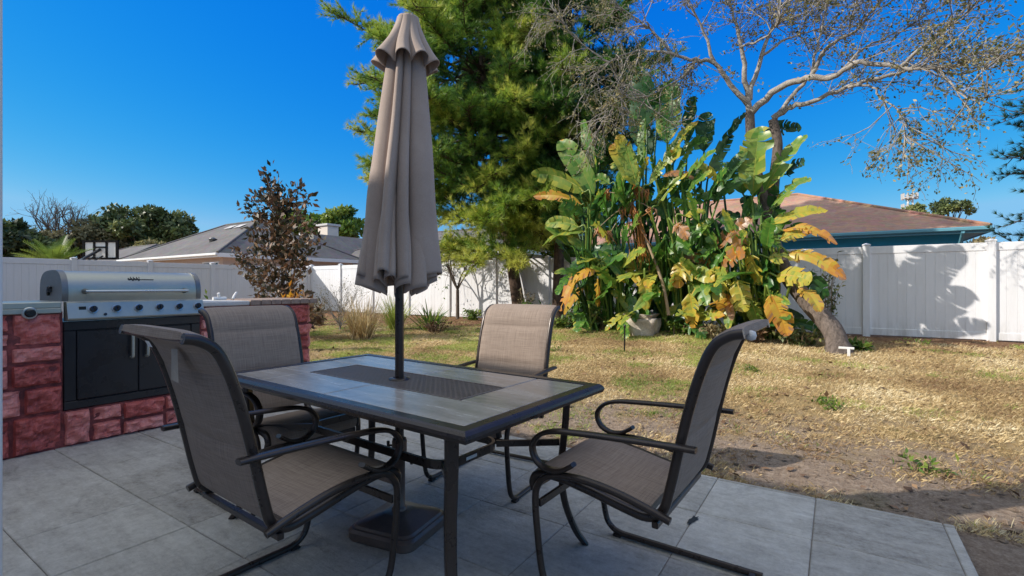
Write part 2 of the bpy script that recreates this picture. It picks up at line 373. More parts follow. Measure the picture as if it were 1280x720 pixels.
M = {
 'ground': m_ground(), 'patio': m_patio(), 'red': m_redblock(), 'sling': m_sling(), 'tile': m_tabletile(), 'fabric': m_fabric(),
 'bronze': simple('bronze_powder_coat', (0.048, 0.036, 0.030), 0.30, 0.30, 0.25, 14, 0.12, 160, obj=True),
 'bronze_in': simple('bronze_dull', (0.022, 0.018, 0.016), 0.6, 0.0, 0.25, 14, 0.2, 90, obj=True),
 'inlay': simple('bronze_mesh', (0.24, 0.19, 0.16), 0.45, 0.3, 0.2, 30, 0.0, obj=True),
 'base': simple('umbrella_base_bronze', (0.14, 0.10, 0.08), 0.38, 0.2, 0.25, 7, 0.25, 110),
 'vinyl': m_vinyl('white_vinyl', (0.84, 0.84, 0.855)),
 'vinyl_grey': m_vinyl('shaded_white_vinyl', (0.70, 0.69, 0.70)),  # greyer copy of the white vinyl, the left fence's shade put into its colour
 'steel': simple('brushed_steel', (0.42, 0.425, 0.37), 0.42, 0.6, 0.08, 5, 0.05, 30, obj=False),
 'steel_dk': simple('cast_end_cap', (0.20, 0.20, 0.195), 0.45, 0.6, 0.15, 8, 0.1, 50),
 'black': simple('black_enamel', (0.016, 0.016, 0.019), 0.30, 0.0, 0.2, 6, 0.08, 60),
 'matte': simple('matte_black', (0.010, 0.010, 0.011), 0.9, 0.0, 0.2, 12, 0.0, spec=0.1),
 'knob': simple('black_knob_plastic', (0.012, 0.012, 0.013), 0.28, 0.0, 0.1, 20, 0.0),
 'chrome': simple('polished_chrome', (0.55, 0.55, 0.53), 0.30, 0.8, 0.05, 6, 0.02, 30),
 'counter': simple('grey_countertop', (0.52, 0.50, 0.48), 0.6, 0.0, 0.12, 9, 0.15, 120),
 'cap': simple('tan_brick_cap', (0.22, 0.15, 0.115), 0.8, 0.0, 0.35, 22, 0.4, 70, 0.008, c2=(0.30, 0.22, 0.18)),
 'white': simple('white_paint', (0.76, 0.75, 0.73), 0.5, 0.0, 0.05, 3, 0.05, 30),
 'beige': simple('beige_stucco', (0.55, 0.42, 0.35), 0.85, 0.0, 0.08, 3, 0.25, 60, 0.01),
 'cream': simple('cream_stucco', (0.66, 0.58, 0.50), 0.85, 0.0, 0.07, 3, 0.25, 60, 0.01),
 'tan': simple('brown_stucco', (0.30, 0.20, 0.15), 0.85, 0.0, 0.1, 3, 0.25, 60, 0.01),
 'teal': simple('teal_stucco', (0.05, 0.38, 0.54), 0.8, 0.0, 0.08, 3, 0.25, 60, 0.01),
 'teal_trim': simple('teal_grey_fascia', (0.13, 0.34, 0.42), 0.5, 0.0, 0.08, 3, 0.05, 40),
 'glass': simple('dark_window_glass', (0.02, 0.024, 0.028), 0.08, 0.0, 0.2, 2, 0.02, 4),
 'roof_grey': m_shingle('grey_shingles', (0.095, 0.088, 0.085), (0.18, 0.165, 0.16), (0.045, 0.042, 0.04)),
 'roof_brown': m_shingle('brown_shingles', (0.30, 0.165, 0.11), (0.50, 0.29, 0.20), (0.13, 0.07, 0.05)),
 'stone': simple('weathered_cast_stone', (0.36, 0.30, 0.24), 0.9, 0.0, 0.35, 6, 0.6, 40, 0.02, c2=(0.52, 0.45, 0.38)),
 'pine_bark': m_bark('pine_bark', (0.035, 0.023, 0.017), (0.17, 0.115, 0.085)),
 'grey_bark': m_bark('grey_bark', (0.055, 0.043, 0.037), (0.26, 0.21, 0.18), (20, 20, 8)),
 'twig_bark': m_bark('pale_branch_bark', (0.15, 0.13, 0.11), (0.56, 0.51, 0.45), (9, 9, 9)),
 'stemdry': simple('dry_stem', (0.33, 0.24, 0.15), 0.85, 0.0, 0.3, 14, 0.3, 60, 0.01),
 'seam': simple('sling_welt', (0.20, 0.165, 0.145), 0.7, 0.0, 0.15, 30, 0.1, 150, obj=True),
 'labelw': simple('white_care_label', (0.74, 0.72, 0.68), 0.6, 0.0, 0.05, 20, 0.0),
 'tagt': simple('tan_fabric_tag', (0.42, 0.36, 0.29), 0.8, 0.0, 0.15, 30, 0.2, 150),
 'brownleaf': leafmat('dead_leaf', [(0.0, (0.06, 0.035, 0.02)), (0.5, (0.17, 0.095, 0.05)), (1.0, (0.32, 0.20, 0.11))], 0.7, 0.15),
 'drygrass': leafmat('dry_grass_blades', [(0.0, (0.26, 0.16, 0.08)), (0.45, (0.55, 0.41, 0.20)), (0.8, (0.74, 0.60, 0.35)), (1.0, (0.84, 0.74, 0.50))], 0.65, 0.25, 0.3, 3),
 'greengrass': leafmat('green_grass_blades', [(0.0, (0.12, 0.19, 0.03)), (0.5, (0.30, 0.37, 0.07)), (1.0, (0.54, 0.55, 0.17))], 0.55, 0.3, 0.3, 3),
 'needle': leafmat('pine_needles', [(0.0, (0.018, 0.062, 0.022)), (0.3, (0.055, 0.15, 0.034)), (0.55, (0.16, 0.29, 0.045)), (0.8, (0.34, 0.43, 0.06)), (1.0, (0.50, 0.50, 0.10))], 0.45, 0.28, 0.35, 1.1),
 'needle_cool': leafmat('blue_green_needles', [(0.0, (0.010, 0.034, 0.016)), (0.5, (0.03, 0.085, 0.035)), (1.0, (0.09, 0.15, 0.045))], 0.45, 0.2, 0.3, 2),
 'paddle': leafmat('paddle_leaf', [(0.0, (0.014, 0.050, 0.020)), (0.2, (0.035, 0.105, 0.028)), (0.4, (0.085, 0.22, 0.028)), (0.52, (0.23, 0.31, 0.06)), (0.64, (0.46, 0.42, 0.055)), (0.76, (0.58, 0.36, 0.05)), (0.88, (0.52, 0.21, 0.04)), (1.0, (0.33, 0.19, 0.11))], 0.36, 0.30, 0.14, 7, 0.5),
 'magnolia': leafmat('magnolia_leaf', [(0.0, (0.022, 0.026, 0.014)), (0.40, (0.065, 0.055, 0.028)), (0.62, (0.17, 0.085, 0.045)), (1.0, (0.26, 0.165, 0.09))], 0.5, 0.12, 0.2, 10, 0.3),
 'oak': leafmat('oak_leaf', [(0.0, (0.035, 0.055, 0.022)), (0.5, (0.115, 0.155, 0.05)), (1.0, (0.26, 0.27, 0.09))], 0.5, 0.15, 0.4, 0.6),
 'olive': leafmat('olive_leaf', [(0.0, (0.07, 0.075, 0.035)), (0.5, (0.17, 0.155, 0.075)), (1.0, (0.32, 0.25, 0.13))], 0.6, 0.2, 0.4, 0.6),
 'bright': leafmat('bright_leaf', [(0.0, (0.03, 0.075, 0.012)), (0.5, (0.09, 0.17, 0.025)), (1.0, (0.24, 0.30, 0.05))], 0.45, 0.3, 0.3, 3),
 'sparse': leafmat('small_bronze_leaf', [(0.0, (0.06, 0.08, 0.03)), (0.4, (0.15, 0.16, 0.055)), (0.75, (0.28, 0.23, 0.09)), (1.0, (0.50, 0.42, 0.22))], 0.55, 0.25, 0.3, 3),
 'croton': leafmat('orange_leaf', [(0.0, (0.28, 0.10, 0.015)), (0.5, (0.55, 0.25, 0.02)), (1.0, (0.62, 0.42, 0.05))], 0.45, 0.3, 0.3, 12),
}

# ------------------------------------------------------------------ world, sun, camera
SKY_FILL = 1.06
w = bpy.data.worlds.new('World'); S.world = w; w.use_nodes = True
wt = w.node_tree; bg = wt.nodes['Background']
sky = wt.nodes.new('ShaderNodeTexSky'); sky.sky_type = 'NISHITA'; sky.sun_disc = False
sky.sun_elevation = SUN_EL
sky.sun_rotation = math.atan2(-SUN_AZ[0], -SUN_AZ[1])
sky.air_density = 1.0; sky.dust_density = 0.25; sky.ozone_density = 2.2; sky.altitude = 0
hs = wt.nodes.new('ShaderNodeHueSaturation'); hs.inputs['Saturation'].default_value = 1.38; hs.inputs['Hue'].default_value = 0.497; hs.inputs['Value'].default_value = 1.0
wt.links.new(sky.outputs[0], hs.inputs['Color'])
sp_ = wt.nodes.new('ShaderNodeSeparateColor'); cb_ = wt.nodes.new('ShaderNodeCombineColor')
wt.links.new(hs.outputs[0], sp_.inputs[0])
for i, (gain, ref, g) in enumerate(((0.15, 0.345, 1.9), (0.49, 0.692, 0.80), (0.86, 0.97, 0.15))):   # colour grade of the clear sky
    a_ = wt.nodes.new('ShaderNodeMath'); a_.operation = 'MULTIPLY'; a_.inputs[1].default_value = 0.15 / ref; wt.links.new(sp_.outputs[i], a_.inputs[0])
    p_ = wt.nodes.new('ShaderNodeMath'); p_.operation = 'POWER'; p_.inputs[1].default_value = g; wt.links.new(a_.outputs[0], p_.inputs[0])
    m_ = wt.nodes.new('ShaderNodeMath'); m_.operation = 'MULTIPLY'; m_.inputs[1].default_value = gain / 0.15; wt.links.new(p_.outputs[0], m_.inputs[0])
    c_ = wt.nodes.new('ShaderNodeMath'); c_.operation = 'MINIMUM'; c_.inputs[1].default_value = (0.24, 0.56, 0.95)[i] / 0.15; wt.links.new(m_.outputs[0], c_.inputs[0])
    wt.links.new(c_.outputs[0], cb_.inputs[i])
# bright white fill added to the unseen sky overhead and behind, lifts the shade
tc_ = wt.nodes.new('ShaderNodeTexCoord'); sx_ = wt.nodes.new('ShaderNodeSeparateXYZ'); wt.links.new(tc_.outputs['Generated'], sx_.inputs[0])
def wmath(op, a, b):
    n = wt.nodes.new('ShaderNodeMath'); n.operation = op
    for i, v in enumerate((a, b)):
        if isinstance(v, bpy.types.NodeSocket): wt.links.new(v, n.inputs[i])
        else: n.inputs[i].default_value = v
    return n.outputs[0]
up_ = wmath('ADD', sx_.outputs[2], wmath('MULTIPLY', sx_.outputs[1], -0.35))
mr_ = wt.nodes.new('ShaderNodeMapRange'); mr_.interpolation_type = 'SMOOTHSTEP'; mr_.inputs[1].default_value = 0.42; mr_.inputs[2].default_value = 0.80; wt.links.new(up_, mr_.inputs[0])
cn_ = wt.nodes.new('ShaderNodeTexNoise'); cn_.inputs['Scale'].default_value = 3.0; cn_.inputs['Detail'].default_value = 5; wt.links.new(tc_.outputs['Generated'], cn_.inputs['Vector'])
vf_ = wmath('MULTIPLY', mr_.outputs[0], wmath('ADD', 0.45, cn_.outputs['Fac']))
mx_ = wt.nodes.new('ShaderNodeMix'); mx_.data_type = 'RGBA'; wt.links.new(vf_, mx_.inputs[0]); wt.links.new(cb_.outputs[0], mx_.inputs[6]); mx_.inputs[7].default_value = (SKY_FILL * .94 / .15, SKY_FILL / .15, SKY_FILL * 1.02 / .15, 1)
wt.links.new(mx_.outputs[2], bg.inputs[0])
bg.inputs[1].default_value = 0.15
sd = bpy.data.lights.new('sun', 'SUN'); sd.energy = 5.0; sd.angle = R(0.53); sd.color = (1.0, 0.93, 0.84)
so = bpy.data.objects.new('sun', sd); COL.objects.link(so)
trav = Vector((SUN_AZ[0] * math.cos(SUN_EL), SUN_AZ[1] * math.cos(SUN_EL), -math.sin(SUN_EL)))
so.rotation_euler = trav.to_track_quat('-Z', 'Y').to_euler(); so.location = (-20, -20, 20)
cd = bpy.data.cameras.new('camera'); cam = bpy.data.objects.new('camera', cd); COL.objects.link(cam)
cam.location = (0, 0, H); cam.rotation_euler = (R(90), 0, TH)
cd.sensor_width = 36; cd.lens = 36 * F / 1280; cd.shift_y = -(360 - YH) / 1280 * -1 * -1
cd.clip_start = 0.05; cd.clip_end = 3000
S.camera = cam
S.view_settings.view_transform = 'Standard'; S.view_settings.look = 'None'; S.view_settings.exposure = 0; S.view_settings.gamma = 1
S.cycles.use_denoising = True
S.cycles.max_bounces = 8; S.cycles.transparent_max_bounces = 8

# ------------------------------------------------------------------ ground
def build_ground():
    xs = [-900, -400, -200, -120, -80, -60, -45, -35, -28, -23, -20] + [-19 + 0.14 * i for i in range(int(25 / 0.14))] + [6.2, 8, 11, 16, 25, 40, 70, 120, 250, 500, 900]
    ys = [-300, -120, -50, -20, -8, -2, 1.0, 2.4] + [3.0 + 0.045 * i for i in range(45)] + [5.03 + 0.13 * i for i in range(62)] + [13.2, 15, 18, 23, 30, 40, 60, 100, 180, 350, 700, 1200]
    vs = [(x, y, gz(x, y)) for y in ys for x in xs]
    n = len(xs)
    fs = [(j * n + i, j * n + i + 1, (j + 1) * n + i + 1, (j + 1) * n + i) for j in range(len(ys) - 1) for i in range(n - 1)]
    mb = MB(); mb.add(vs, fs, 0.5, True)
    tag(mb.build('ground', M['ground']), kind='structure')
build_ground()

def build_patio():
    rnd = random.Random(4)
    mb = MB()
    X1, Y1 = 0.48, 3.165
    box(mb, (-9.0, -6.0, -0.10), (X1, Y1, -0.006), 0.004, 0.0)
    gy = [0.117 + 0.502 * k for k in range(-9, 7)]; gy = [y for y in gy if y < Y1 - 0.2] + [Y1 - 0.035, Y1 + 0.0]
    gx = [-0.092 - 0.503 * k for k in range(0, 18)][::-1] + [X1 - 0.045, X1]
    for j in range(len(gy) - 1):
        for i in range(len(gx) - 1):
            lo = (gx[i] + 0.002, gy[j] + 0.002, -0.02); hi = (gx[i + 1] - 0.002, gy[j + 1] - 0.002, 0.0 + rnd.uniform(-0.0015, 0.0015))
            if hi[0] - lo[0] < 0.01 or hi[1] - lo[1] < 0.01: continue
            box(mb, lo, hi, 0.0035, rnd.uniform(0.2, 0.9))
    tag(mb.build('patio', M['patio']), kind='structure')
build_patio()
def patio_chip():
    d = F * H / (651 - YH); X, Y = CS * (866 - 640) / F * d - SN * d, SN * (866 - 640) / F * d + CS * d
    rnd = random.Random(8); mb = MB(); n = 16; vs = []
    for k in range(n):
        a = 2 * math.pi * k / n; r = rnd.uniform(.6, 1.25)
        vs.append((X + .018 * r * math.cos(a) + .03 * math.sin(a) * r * .3, Y + .062 * r * math.sin(a), 0.004))
    mb.add(vs, [tuple(range(n))], 0.0)
    tag(mb.build('patio_chip', M['black']), kind='structure')
patio_chip()

# ------------------------------------------------------------------ patio roof behind the camera (casts the shade on the patio)
def build_home():
    t = thing('house', 'white two-storey house wall behind the camera that shades the patio', 'house', (-7, -6, 0))
    mb = MB(); box(mb, (-18, -10.0, -0.05), (3.0, -2.75, 5.0)); mb.build('wall', M['white'], t)
    mb = MB(); ez, ey = 5.15, -2.36
    vs = []
    for x in (-18.5, 3.5): vs += [(x, ey, ez - 0.16), (x, ey, ez), (x, -6.4, ez + 1.6), (x, -10.4, ez), (x, -10.4, ez - 0.16)]
    mb.add(vs, [(0, 1, 6, 5), (1, 2, 7, 6), (2, 3, 8, 7), (3, 4, 9, 8), (4, 0, 5, 9), (0, 4, 3, 2, 1), (5, 6, 7, 8, 9)])
    mb.build('roof', M['roof_grey'], t)
    t = thing('white_post', 'slim white square post at the very left edge of the photo', 'post', (-2.2, 0.42, 0))
    mb = MB(); p = at(3.6, 360, 0.46)
    box(mb, (p.x - 0.09, 0.37, 0.012), (p.x, 0.46, 2.6), 0.004); mb.build('shaft', M['white'], t)
    mb = MB(); box(mb, (p.x - 0.10, 0.36, 2.601), (p.x + 0.01, 0.47, 2.63), 0.004); mb.build('cap', M['white'], t)
    mb = MB(); box(mb, (p.x - 0.12, 0.33, 0.0), (p.x - 0.002, 0.458, 0.011), 0.002); mb.build('foot_plate', M['white'], t)
build_home()

# ------------------------------------------------------------------ fences
def fence(name, label, p0, p1, nposts, mat, ztop):
    """white privacy fence between two points: posts with caps, rails, panels of grooved boards"""
    t = thing(name, label, 'fence', (p0[0], p0[1], 0))
    a = Vector((p0[0], p0[1], 0)); b = Vector((p1[0], p1[1], 0)); u = (b - a).normalized(); L = (b - a).length
    n = Vector((-u.y, u.x, 0))
    def slab(mb, s0, s1, o0, o1, z0, z1, bev=0.004):
        k = MB(); box(k, (s0, o0, z0), (s1, o1, z1), bev)
        mb.add([(a + u * v[0] + n * v[1] + Vector((0, 0, v[2])))[:] for v in k.v], k.f)
    st = L / (nposts - 1)
    for i in range(nposts):
        c = a + u * (st * i); g = gz(c.x, c.y) - 0.1; s = st * i
        mb = MB(); slab(mb, s - 0.0635, s + 0.0635, -0.0635, 0.0635, g, ztop + 0.02, 0.006)
        po = mb.build('post', mat, t)
        mb = MB(); slab(mb, s - 0.073, s + 0.073, -0.073, 0.073, ztop + 0.021, ztop + 0.045, 0.004)
        k = MB(); k.add([(s - 0.07, -0.07, ztop + 0.046), (s + 0.07, -0.07, ztop + 0.046), (s + 0.07, 0.07, ztop + 0.046), (s - 0.07, 0.07, ztop + 0.046), (s, 0, ztop + 0.075)], [(0, 1, 4), (1, 2, 4), (2, 3, 4), (3, 0, 4)])
        mb.add([(a + u * v[0] + n * v[1] + Vector((0, 0, v[2])))[:] for v in k.v], k.f)
        mb.build('post_cap', mat, po)
        if i < nposts - 1:
            s0, s1 = s + 0.062, s + st - 0.062
            c2 = a + u * (s + st / 2); g = gz(c2.x, c2.y)
            mb = MB()
            nb = 12; bw = (s1 - s0) / nb
            for k in range(nb):
                slab(mb, s0 + bw * k + 0.0006, s0 + bw * (k + 1) - 0.0006, -0.011, 0.011, g + 0.03, ztop - 0.10, 0.0022)
            pa = mb.build('panel', mat, t)
            for z0, z1 in ((g + 0.02, g + 0.16), (ztop - 0.15, ztop)):
                mb = MB(); slab(mb, s0, s1, -0.023, 0.023, z0, z1, 0.006); mb.build('rail', mat, pa)
FY, FX = 12.4, -18.1
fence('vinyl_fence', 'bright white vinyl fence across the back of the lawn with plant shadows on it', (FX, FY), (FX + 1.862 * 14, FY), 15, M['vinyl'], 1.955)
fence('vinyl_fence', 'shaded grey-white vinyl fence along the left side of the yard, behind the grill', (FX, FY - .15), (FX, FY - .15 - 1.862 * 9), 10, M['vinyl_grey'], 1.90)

# ------------------------------------------------------------------ red block counter
CX = -4.61
GY0, GY1, GZ0 = 1.165, 2.075, 0.262       # grill opening
def build_counter():
    t = thing('block_counter', 'red painted split-face block counter built around the grill', 'counter', (CX - 0.35, 2.0, 0))
    rnd = random.Random(11)
    CT = 0.975
    def rough_block(mb, o, ex, ey, nrm, w, h, tint, seed):
        """one split-face block: a displaced grid w x h, pushed out along nrm, sides closed"""
        nx, ny = max(6, int(w / 0.013)), max(6, int(h / 0.013))
        vs = []
        for j in range(ny + 1):
            for i in range(nx + 1):
                a, b = i / nx, j / ny
                e = min(a * w, (1 - a) * w, b * h, (1 - b) * h)
                k = min(1, e / 0.02)
                x, y = a * w, b * h
                d = 0.030 + 0.034 * noise.noise((x * 6 + seed, y * 6, seed * 3.1)) + 0.030 * noise.noise((x * 17 + seed, y * 17, seed)) + 0.014 * noise.noise((x * 42, y * 42 + seed, seed))
                d += abs(noise.noise((x * 9, y * 9 + seed * 2, 5))) * 0.03
                d = max(0.0, d) * k ** 0.5 - (0 if k > 0 else 0.014)
                vs.append(o + ex * x + ey * y + nrm * d)
        m = nx + 1
        mb.add(vs, [(j * m + i, j * m + i + 1, (j + 1) * m + i + 1, (j + 1) * m + i) for j in range(ny) for i in range(nx)], tint, False)
    mb = MB()
    # mortar core in four boxes around the grill opening
    core = ((-0.5, GY0), (GY1, 3.13))
    for y0, y1 in core: box(mb, (CX - 0.66, y0, -0.05), (CX - 0.014, y1, CT), 0, -0.35)
    box(mb, (CX - 0.66, GY0, -0.05), (CX - 0.014, GY1, GZ0 - 0.004), 0, -0.35)
    ex, ez, nx = Vector((0, 1, 0)), Vector((0, 0, 1)), Vector((1, 0, 0))
    def fill(y0, y1, z0, z1, rows, seed):
        r = random.Random(seed); z = z0
        for rh in rows:
            y = y0
            h = rh * (z1 - z0)
            while y < y1 - 0.01:
                wd = r.uniform(0.14, 0.33)
                if y1 - y - wd < 0.12: wd = y1 - y
                if h > 0.2 and r.random() < 0.45 and wd < 0.34:
                    s = r.uniform(0.4, 0.6) * h
                    for zz, hh in ((z, s), (z + s, h - s)):
                        rough_block(mb, Vector((CX - 0.02, y + 0.005, zz + 0.005)), ex, ez, nx, wd - 0.010, hh - 0.010, r.random(), r.uniform(0, 50))
                else:
                    rough_block(mb, Vector((CX - 0.02, y + 0.005, z + 0.005)), ex, ez, nx, wd - 0.010, h - 0.010, r.random(), r.uniform(0, 50))
                y += wd
            z += h
    fill(-0.5, GY0, 0.0, CT, (0.27, 0.20, 0.29, 0.24), 5)
    fill(GY1, 3.13, 0.0, CT, (0.27, 0.25, 0.27, 0.21), 9)
    fill(GY0, GY1, 0.0, GZ0 - 0.004, (1.0,), 14)
    # far end
    y = CX - 0.66
    r = random.Random(3)
    for z, h in ((0, 0.26), (0.26, 0.25), (0.51, 0.26), (0.77, 0.2)):
        x = 0
        while x < 0.65:
            wd = min(r.uniform(0.2, 0.36), 0.65 - x)
            rough_block(mb, Vector((CX - 0.01 - x, 3.125, z + 0.004)), Vector((-1, 0, 0)), ez, Vector((0, 1, 0)), wd - 0.006, h - 0.008, r.random(), r.uniform(0, 60)); x += wd
    mb.build('block_wall', M['red'], t)
    mb = MB()
    box(mb, (CX - 0.68, GY1 + 0.004, CT), (CX + 0.012, 2.50, CT + 0.042), 0.008)
    mb.build('countertop', M['counter'], t); mb = MB()
    box(mb, (CX - 0.68, -0.5, CT), (CX - 0.02, GY0 - 0.004, CT + 0.02), 0.006)
    mb.build('countertop', M['counter'], t)
    mb = MB()
    y = 2.504
    while y < 3.16:
        box(mb, (CX - 0.34, y, CT), (CX + 0.018, y + 0.098, CT + 0.048), 0.005, r.random())
        box(mb, (CX - 0.69, y, CT), (CX - 0.345, y + 0.098, CT + 0.048), 0.005, r.random())
        y += 0.103
    mb.build('brick_cap', M['cap'], t)
build_counter()

# ------------------------------------------------------------------ grill
def build_grill():
    t = thing('gas_grill', 'stainless gas grill with six black knobs set into the red block counter', 'grill', (CX - 0.3, 1.62, GZ0))
    y0, y1 = GY0 + 0.004, GY1 - 0.004
    xf = CX + 0.0
    mb = MB()
    box(mb, (xf - 0.56, y0, GZ0), (xf - 0.022, y1, 0.90), 0.004)
    cab = mb.build('cabinet', M['black'], t)
    mb = MB()   # front frame
    box(mb, (xf - 0.02, y0, GZ0 + 0.002), (xf - 0.002, y1, GZ0 + 0.06), 0.004); box(mb, (xf - 0.02, y0, 0.835), (xf - 0.002, y1, 0.90), 0.004)
    box(mb, (xf - 0.02, y0, GZ0 + 0.062), (xf - 0.002, y0 + 0.07, 0.833), 0.004); box(mb, (xf - 0.02, y1 - 0.07, GZ0 + 0.062), (xf - 0.002, y1, 0.833), 0.004)
    mb.build('frame', M['black'], cab)
    ym = (y0 + y1) / 2
    for a, b, hy in ((y0 + 0.074, ym - 0.002, ym - 0.05), (ym + 0.002, y1 - 0.074, ym + 0.05)):
        mb = MB(); box(mb, (xf - 0.02, a, GZ0 + 0.066), (xf + 0.004, b, 0.829), 0.006)
        d = mb.build('door', M['black'], t)
        mb = MB(); tube(mb, smooth_pts([(xf + 0.002, hy, 0.79), (xf + 0.035, hy, 0.785), (xf + 0.042, hy, 0.76), (xf + 0.042, hy, 0.63), (xf + 0.035, hy, 0.605), (xf + 0.002, hy, 0.60)], 4), 0.011, 10)
        mb.build('handle', M['steel'], d)
    # control panel: sloped fascia
    mb = MB()
    pr = [(xf - 0.05, 0.905), (xf + 0.02, 0.905), (xf + 0.045, 0.915), (xf + 0.05, 0.925), (xf + 0.018, 1.035), (xf + 0.008, 1.042), (xf - 0.05, 1.042)]
    ya, yb = y0 + 0.01, y1 + 0.012
    def ext(prof, a, b, m=None, taper=0):
        n = len(prof); vs = [(p[0], a, p[1]) for p in prof] + [(p[0], b, p[1]) for p in prof]
        (m or mb).add(vs, [(i, (i + 1) % n, n + (i + 1) % n, n + i) for i in range(n)], 0.5, False)
        (m or mb).add(vs[:n], [tuple(range(n))]); (m or mb).add(vs[n:], [tuple(range(n))[::-1]])
    ext(pr, ya, yb)
    cp = mb.build('control_panel', M['steel'], t)
    nrm = Vector((0.11, 0, 0.032)).normalized()
    def disc(m, c, r0, r1, h0, h1, n=20):
        e1 = Vector((0, 1, 0)); e2 = nrm.cross(e1)
        vs = []
        for r, h in ((r0, h0), (r0, (h0 + h1) / 2), (r1, h1)):
            for k in range(n):
                a = 2 * math.pi * k / n; vs.append(c + nrm * h + (e1 * math.cos(a) + e2 * math.sin(a)) * r)
        m.add(vs, [(j * n + k, j * n + (k + 1) % n, (j + 1) * n + (k + 1) % n, (j + 1) * n + k) for j in range(2) for k in range(n)], 0.5, True)
        m.add(vs[2 * n:], [tuple(range(n))])
    for k in range(6):
        yk = y0 + 0.155 + k * 0.142
        c = Vector((xf + 0.034, yk, 0.985))
        mb = MB(); disc(mb, c, 0.031, 0.029, -0.002, 0.005)
        bz = mb.build('bezel', M['chrome'], cp)
        mb = MB(); disc(mb, c, 0.023, 0.020, 0.004, 0.030); box(mb, (c.x + 0.024, yk - 0.005, c.z - 0.016), (c.x + 0.040, yk + 0.005, c.z + 0.022), 0.003)
        mb.build('knob', M['knob'], bz)
    mb = MB(); disc(mb, Vector((xf + 0.042, y0 + 0.225, 0.945)), 0.010, 0.009, 0, 0.012); mb.build('igniter_button', M['knob'], cp)
    mb = MB(); box(mb, (xf + 0.030, y0 + 0.075, 0.985), (xf + 0.034, y0 + 0.115, 1.008)); mb.build('panel_badge', M['knob'], cp)
    # hood: rounded section extruded along y, slightly crowned
    prof = [(xf - 0.005, 1.046), (xf + 0.002, 1.10), (xf - 0.005, 1.16), (xf - 0.03, 1.215), (xf - 0.075, 1.25), (xf - 0.14, 1.268), (xf - 0.30, 1.268), (xf - 0.42, 1.25), (xf - 0.49, 1.20), (xf - 0.51, 1.12), (xf - 0.51, 1.046)]
    P = [Vector((p[0], 0, p[1])) for p in prof]; sp = smooth_pts(P, 5)
    mb = MB(); n = len(sp); N = 24; vs = []
    ha, hb = y0 - 0.012, y1 + 0.004
    for j in range(N + 1):
        f = j / N; yy = ha + 0.035 + (hb - ha - 0.07) * f
        k = 1 - 0.004 * (2 * f - 1) ** 2
        for p in sp: vs.append((xf - 0.25 + (p.x - xf + 0.25) * k, yy, 1.046 + (p.z - 1.046) * k))
    mb.add(vs, [(j * n + i, j * n + i + 1, (j + 1) * n + i + 1, (j + 1) * n + i) for j in range(N) for i in range(n - 1)], 0.5, True)
    hd = mb.build('hood', M['steel'], t)
    for ya, yb, s in ((ha, ha + 0.036, 1.0), (hb - 0.036, hb, 1.0)):
        mb = MB(); big = [(xf - 0.25 + (p.x - xf + 0.25) * 1.012, 1.044 + (p.z - 1.044) * 1.02) for p in sp]
        ext(big, ya, yb, mb); mb.build('end_cap', M['steel_dk'], hd)
    mb = MB()
    hx, hz = xf + 0.052, 1.118
    tube(mb, [(hx, ha + 0.12, hz), (hx, hb - 0.12, hz)], 0.010, 12)
    h = mb.build('handle', M['chrome'], hd)
    for yy in (ha + 0.13, hb - 0.13):
        mb = MB(); tube(mb, [(xf - 0.005, yy, hz), (xf + 0.03, yy, hz), (hx, yy, hz)], [0.022, 0.017, 0.013], 12); mb.build('handle_mount', M['steel_dk'], hd)
    # maker's badge: a dark scrawl with a thin bar, on the top curve
    mb = MB()
    yb0 = ym - 0.06
    for k, (dy, l) in enumerate(((0, 0.02), (0.022, 0.016), (0.040, 0.02), (0.062, 0.014))):
        tube(mb, smooth_pts([(xf - 0.030, yb0 + dy, 1.219), (xf - 0.017, yb0 + dy + l * .5, 1.207 - .008 * (k % 2)), (xf - 0.042, yb0 + dy + l, 1.228)], 3), 0.0032, 6)
    tube(mb, [(xf - 0.022, yb0 - 0.004, 1.209), (xf - 0.022, yb0 + 0.17, 1.209)], 0.0026, 6)
    mb.build('badge', M['knob'], hd)
    # lever on the left cap (rotisserie mount)
    mb = MB(); tube(mb, smooth_pts([(xf - 0.29, ha - 0.004, 1.09), (xf - 0.27, ha - 0.012, 1.12), (xf - 0.25, ha - 0.012, 1.15), (xf - 0.22, ha - 0.006, 1.145)], 4), 0.009, 8)
    lathe(mb, (xf - 0.25, ha - 0.003, 1.13), [(0.02, -0.02), (0.02, 0.02)], 10); mb.build('bracket', M['knob'], hd)
    # side shelf with round burner knob
    mb = MB(); box(mb, (xf - 0.50, 0.62, 1.0), (xf + 0.016, y0 - 0.016, 1.045), 0.006); box(mb, (xf - 0.004, 0.62, 0.965), (xf + 0.018, y0 - 0.016, 1.002), 0.005)
    sh = mb.build('side_shelf', M['steel'], t)
    kc = at(48, 394, 1.0); ky = 0.985
    mb = MB(); lathe(mb, (xf + 0.016, ky, 0.972), [(0.042, 0), (0.042, 0.008), (0.036, 0.012)], 24, axis='x'); bz = mb.build('bezel', M['chrome'], sh)
    mb = MB(); lathe(mb, (xf + 0.028, ky, 0.972), [(0.029, 0), (0.028, 0.022), (0.022, 0.028)], 24, axis='x'); mb.build('knob', M['knob'], bz)
build_grill()

